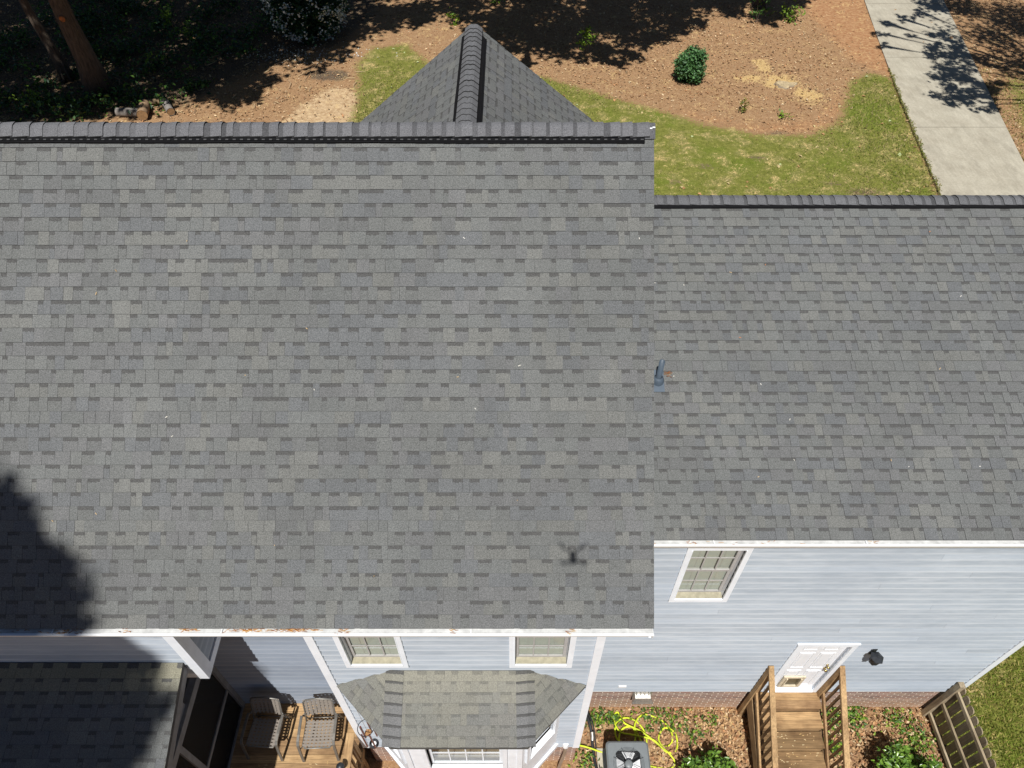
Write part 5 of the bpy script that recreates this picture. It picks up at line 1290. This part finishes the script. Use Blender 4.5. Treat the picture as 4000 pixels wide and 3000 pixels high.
BRN = [(0.40, 0.25, 0.135), (0.29, 0.165, 0.09), (0.50, 0.34, 0.20), (0.21, 0.115, 0.065), (0.60, 0.46, 0.29), (0.42, 0.22, 0.11)]
def scatter(n, x0, x1, y0, y1, keep, z=0.02, zj=0.03):
    x = rng.uniform(x0, x1, n); y = rng.uniform(y0, y1, n); k = keep(x, y) > rng.random(n)
    x, y = x[k], y[k]
    return np.stack([x, y, z + rng.random(len(x)) * zj], -1)
def g_at(px_, py_): return np.maximum(soft(px_, py_, LAWN_FRONT, 0.5), soft(px_, py_, LAWN_BACK, 0.25))
def on_drive(x, y): return ((x > 15.11 + (y - 21.82) * 0.1735 - 0.05) & (x < 18.98 + (y - 23.68) * 0.2065 + 0.05)).astype(float)
HOUSEX = lambda x, y: ((x < -2.5) & (y > 1.0) & (y < 13)).astype(float)
p = scatter(60000, -27, 27, 19, 41, lambda x, y: (1 - g_at(x, y)) * (1 - on_drive(x, y)) * (1 - 0.75 * soft(x, y, TAN, 0.8)) * (1 - 0.8 * soft(x, y, CLAY, 0.8)) * (1 - 0.45 * soft(x, y, FOREST, 1.0)))
tag(leaves("mulch_chips", p, 0.045 + 0.12 * rng.random(len(p)) ** 2.2, palette(len(p), BRN, 0.3), M["litter"], None, 0.45, 0.75), "brown bark mulch and dead leaves over the front yard", kind="stuff")
p = scatter(9000, 1.1, 8.0, 2.2, 4.5, lambda x, y: 0.35 + 0.65 * ((x > 2.6)), 0.01, 0.05)
tag(leaves("leaf_litter", p, rng.uniform(0.04, 0.10, len(p)), palette(len(p), BRN + [(0.52, 0.34, 0.18), (0.46, 0.28, 0.14)], 0.3), M["litter"], None, 0.55, 0.55, 0.25), "dry brown oak leaves covering the bed below the brick foundation", kind="stuff")
p = scatter(260, -6, 16, 19, 34, lambda x, y: g_at(x, y))
tag(leaves("fallen_leaves", p, rng.uniform(0.10, 0.2, len(p)), palette(len(p), [(0.42, 0.24, 0.11), (0.5, 0.4, 0.2), (0.45, 0.5, 0.25)], 0.2), M["litter"], None, 0.7, 0.7), "scattered fallen leaves on the front lawn", kind="stuff")
# grass blades
def tufts(name, n, x0, x1, y0, y1, keep, h, cols, label):
    p = scatter(n, x0, x1, y0, y1, keep, 0.0, 0.0); m = len(p)
    a = rng.uniform(0, 6.28, m); hh = rng.uniform(0.6, 1.2, m) * h
    dx, dy = np.cos(a) * 0.012 * (h / 0.05), np.sin(a) * 0.012 * (h / 0.05); lx, ly = rng.normal(size=m) * hh * 0.6, rng.normal(size=m) * hh * 0.6
    v = np.stack([p + np.stack([dx, dy, dx * 0], -1), p - np.stack([dx, dy, dx * 0], -1), p + np.stack([lx, ly, hh], -1)], 1).reshape(-1, 3)
    f = np.arange(m * 3).reshape(-1, 3)
    tag(np_mesh(name, v, f, palette(m, cols, 0.3), 3, M["grass"]), label, kind="stuff")
GR = [(0.16, 0.20, 0.035), (0.21, 0.24, 0.05), (0.28, 0.25, 0.09), (0.15, 0.18, 0.04), (0.38, 0.31, 0.15), (0.34, 0.27, 0.12)]
tufts("lawn_grass", 90000, -7.5, 17, 19.5, 34.5, lambda x, y: np.clip(g_at(x, y) * 1.4 - 0.5, 0, 1) * (1 - on_drive(x, y)), 0.075, GR, "short patchy grass of the front lawn")
GR2 = [(0.19, 0.24, 0.035), (0.24, 0.27, 0.05), (0.32, 0.285, 0.07), (0.38, 0.31, 0.11), (0.16, 0.21, 0.03)]
tufts("side_grass", 60000, 8.0, 13.5, 1.5, 7.5, lambda x, y: 0.9 + 0 * x, 0.06, GR2, "short grass beyond the picket fence")
tufts("verge_grass", 9000, 18.8, 24, 20, 32, lambda x, y: (1 - on_drive(x, y)) * 0.8, 0.07, GR, "thin dry grass right of the driveway")
ey = rng.uniform(18, 31.5, 1300); ex = 15.11 + (ey - 21.82) * 0.1735 - 0.10 * np.sin((ey - 21.8) / 17.6 * np.pi) + np.abs(rng.normal(size=1300)) * 0.07 * (0.4 + np.sin(ey * 2.3) ** 2) - 0.04
ew = np.stack([ex, ey, np.full(1300, 0.085)], -1)
tag(leaves("edge_grass", ew, rng.uniform(0.05, 0.12, len(ew)), palette(len(ew), GR, 0.25), M["grass"], None, 0.25, 0.5), "grass creeping over the left edge of the driveway", kind="stuff")
# weeds and ground cover
wp = []
for (x, y, r_, n) in ((1.6, 4.32, 0.22, 150), (1.95, 4.3, 0.14, 110), (1.35, 3.55, 0.2, 70), (2.7, 4.36, 0.3, 110), (3.1, 4.25, 0.25, 90), (3.45, 4.05, 0.2, 60), (3.75, 4.3, 0.15, 40), (4.1, 3.3, 0.2, 60), (3.7, 3.7, 0.2, 60), (6.1, 4.3, 0.3, 190), (6.5, 4.35, 0.3, 180), (5.95, 3.8, 0.2, 110), (7.4, 4.25, 0.3, 150), (7.6, 3.9, 0.25, 160), (7.3, 3.7, 0.2, 110), (5.9, 3.3, 0.2, 100), (7.75, 3.4, 0.15, 90), (1.9, 3.75, 0.1, 30)):
    wp.append(np.stack([x + rng.normal(size=n) * r_ * 0.6, np.minimum(y + rng.normal(size=n) * r_ * 0.45, 4.5), rng.uniform(0.02, 0.13, n)], -1))
wp = np.concatenate(wp)
tag(leaves("ground_weeds", wp, rng.uniform(0.05, 0.09, len(wp)), palette(len(wp), GREEN + LIME, 0.25), M["leaf"], None, 0.5, 0.4), "low green weeds and vines in the leaf bed", kind="stuff")
up = []
for _ in range(150):
    x, y = rng.uniform(-24, -11.5), rng.uniform(28, 40)
    if x > -13.5 and y < 33: continue
    n = 45; r_ = rng.uniform(0.3, 0.8)
    up.append(np.stack([x + rng.normal(size=n) * r_ * 0.6, y + rng.normal(size=n) * r_ * 0.6, np.abs(rng.normal(size=n)) * 0.3 + 0.03], -1))
for (x, y) in ((-18.6, 27.6), (-17.6, 27.3), (-16.8, 27.9), (-19.6, 27.6), (-16.2, 28.8), (-18.2, 28.2), (-17.2, 28.4)):
    n = 90; up.append(np.stack([x + rng.normal(size=n) * 0.45, y + rng.normal(size=n) * 0.4, np.abs(rng.normal(size=n)) * 0.3 + 0.03], -1))
up = np.concatenate(up)
tag(leaves("undergrowth", up, rng.uniform(0.13, 0.24, len(up)), palette(len(up), GREEN + DKGREEN, 0.25), M["leaf"], None, 0.6, 0.35), "dark ivy undergrowth round the tree trunks", kind="stuff")
# petals under the flowering bush, straw bits on roofs and steps, twigs
p = np.stack([-9.7 + rng.normal(size=260) * 1.6, 33.0 + rng.normal(size=260) * 0.5, np.full(260, 0.05)], -1)
tag(leaves("fallen_petals", p, 0.07, palette(len(p), [(0.75, 0.77, 0.75)], 0.05), M["leaf"], None, 0.9, 0.8), "white petals fallen under the flowering bush", kind="stuff")
bits = MB()
for _ in range(18):
    w0 = rnd.uniform(0.3, 4.6); q = V((rnd.uniform(-5, 1.4), EY, EZ)) + MW * w0 + MN * 0.013; t = rnd.uniform(0, 6.28)
    bits.bar(q, q + (U * math.cos(t) + MW * math.sin(t)) * rnd.uniform(0.01, 0.03), 0.007, 0.003, MN, rnd.choice([(0.6, 0.57, 0.5), (0.5, 0.36, 0.2), (0.62, 0.6, 0.55), (0.3, 0.2, 0.1)]))
for _ in range(18):
    w0 = rnd.uniform(0.1, 4.3); q = V((rnd.uniform(1.5, 7), WEY, WEZ)) + WW * w0 + WN * 0.014; t = rnd.uniform(0, 6.28)
    bits.bar(q, q + (U * math.cos(t) + WW * math.sin(t)) * rnd.uniform(0.012, 0.04), 0.008, 0.003, WN, rnd.choice([(0.6, 0.57, 0.5), (0.5, 0.36, 0.2), (0.5, 0.2, 0.08), (0.62, 0.6, 0.55)]))
tag(bits.build("roof_debris", M["straw"]), "tiny pale seed husks and straw scattered on the shingles", kind="stuff")
bits = MB()
for _ in range(90):
    q = V((rnd.uniform(-4.3, -2.8), rnd.uniform(2.3, 3.3), 1.056)); t = rnd.uniform(0, 6.28)
    bits.bar(q, q + V((math.cos(t), math.sin(t), 0)) * rnd.uniform(0.015, 0.045), 0.010, 0.004, col=rnd.choice([(0.60, 0.42, 0.22), (0.5, 0.34, 0.15), (0.62, 0.5, 0.3)]))
for _ in range(110):
    k = rnd.randrange(2, 6); z = 1.085 - 0.172 * k; y = 4.455 - 0.283 * k; q = V((rnd.uniform(4.5, 5.5), y - rnd.uniform(0.02, 0.26), z + 0.004)); t = rnd.uniform(0, 6.28)
    bits.bar(q, q + V((math.cos(t), math.sin(t) * 0.5, 0)) * rnd.uniform(0.02, 0.05), 0.009, 0.004, col=rnd.choice([(0.60, 0.42, 0.22), (0.5, 0.34, 0.15), (0.62, 0.5, 0.3)]))
tag(bits.build("seed_husks", M["straw"]), "pale seed husks fallen on the deck and steps", kind="stuff")
bits = MB()
for _ in range(46):
    x, y = rnd.uniform(-17, -6.5), rnd.uniform(27.5, 34); a = rnd.uniform(0, 6.28); ln = rnd.uniform(0.3, 1.1)
    bits.tube([(x, y, 0.04), (x + 0.5 * ln * math.cos(a), y + 0.5 * ln * math.sin(a), 0.07), (x + ln * math.cos(a + 0.3), y + ln * math.sin(a + 0.3), 0.03)], [0.018, 0.014, 0.006], 5, rnd.choice([(0.45, 0.33, 0.2), (0.3, 0.2, 0.12), (0.5, 0.38, 0.22)]))
tag(bits.build("fallen_twigs", M["straw"]), "dead twigs lying on the forest floor", kind="stuff")

# ================================================================ THE DRONE whose shadow falls on the roof
dr_ = thing("drone", (0, -0.06, 14.53), "small grey quadcopter hovering above the roof, known by its shadow", "drone")
mb = MB(); mb.hexa([(-0.035, -0.15, 14.53), (0.035, -0.15, 14.53), (0.03, -0.015, 14.525), (-0.03, -0.015, 14.525), (-0.028, -0.14, 14.585), (0.028, -0.14, 14.585), (0.025, -0.03, 14.58), (-0.025, -0.03, 14.58)], (0.25, 0.25, 0.26)); mb.build("body", M["col"], dr_)
for sx_, y0, y1 in ((-1, -0.035, 0.03), (1, -0.035, 0.03), (-1, -0.13, -0.17), (1, -0.13, -0.17)):
    mb = MB(); mb.bar((sx_ * 0.025, y0, 14.57), (sx_ * 0.115, y1, 14.575), 0.016, 0.014, col=(0.25, 0.25, 0.26)); mb.build("arm", M["col"], dr_)
    mb = MB(); mb.lathe((sx_ * 0.115, y1, 14.575), [(0, 0.03), (0.012, 0.03), (0.012, -0.012), (0, -0.012)], 10, (0.2, 0.2, 0.2)); mt = mb.build("motor", M["col"], dr_)
    a = rnd.uniform(0, 3.14)
    for q in (0, math.pi):
        d = V((math.cos(a + q), math.sin(a + q), 0)); mb = MB(); mb.bar(V((sx_ * 0.115, y1, 14.608)) + d * 0.005, V((sx_ * 0.115, y1, 14.608)) + d * 0.06, 0.012, 0.002, col=(0.15, 0.15, 0.15)); mb.build("rotor_blade", M["col"], mt)
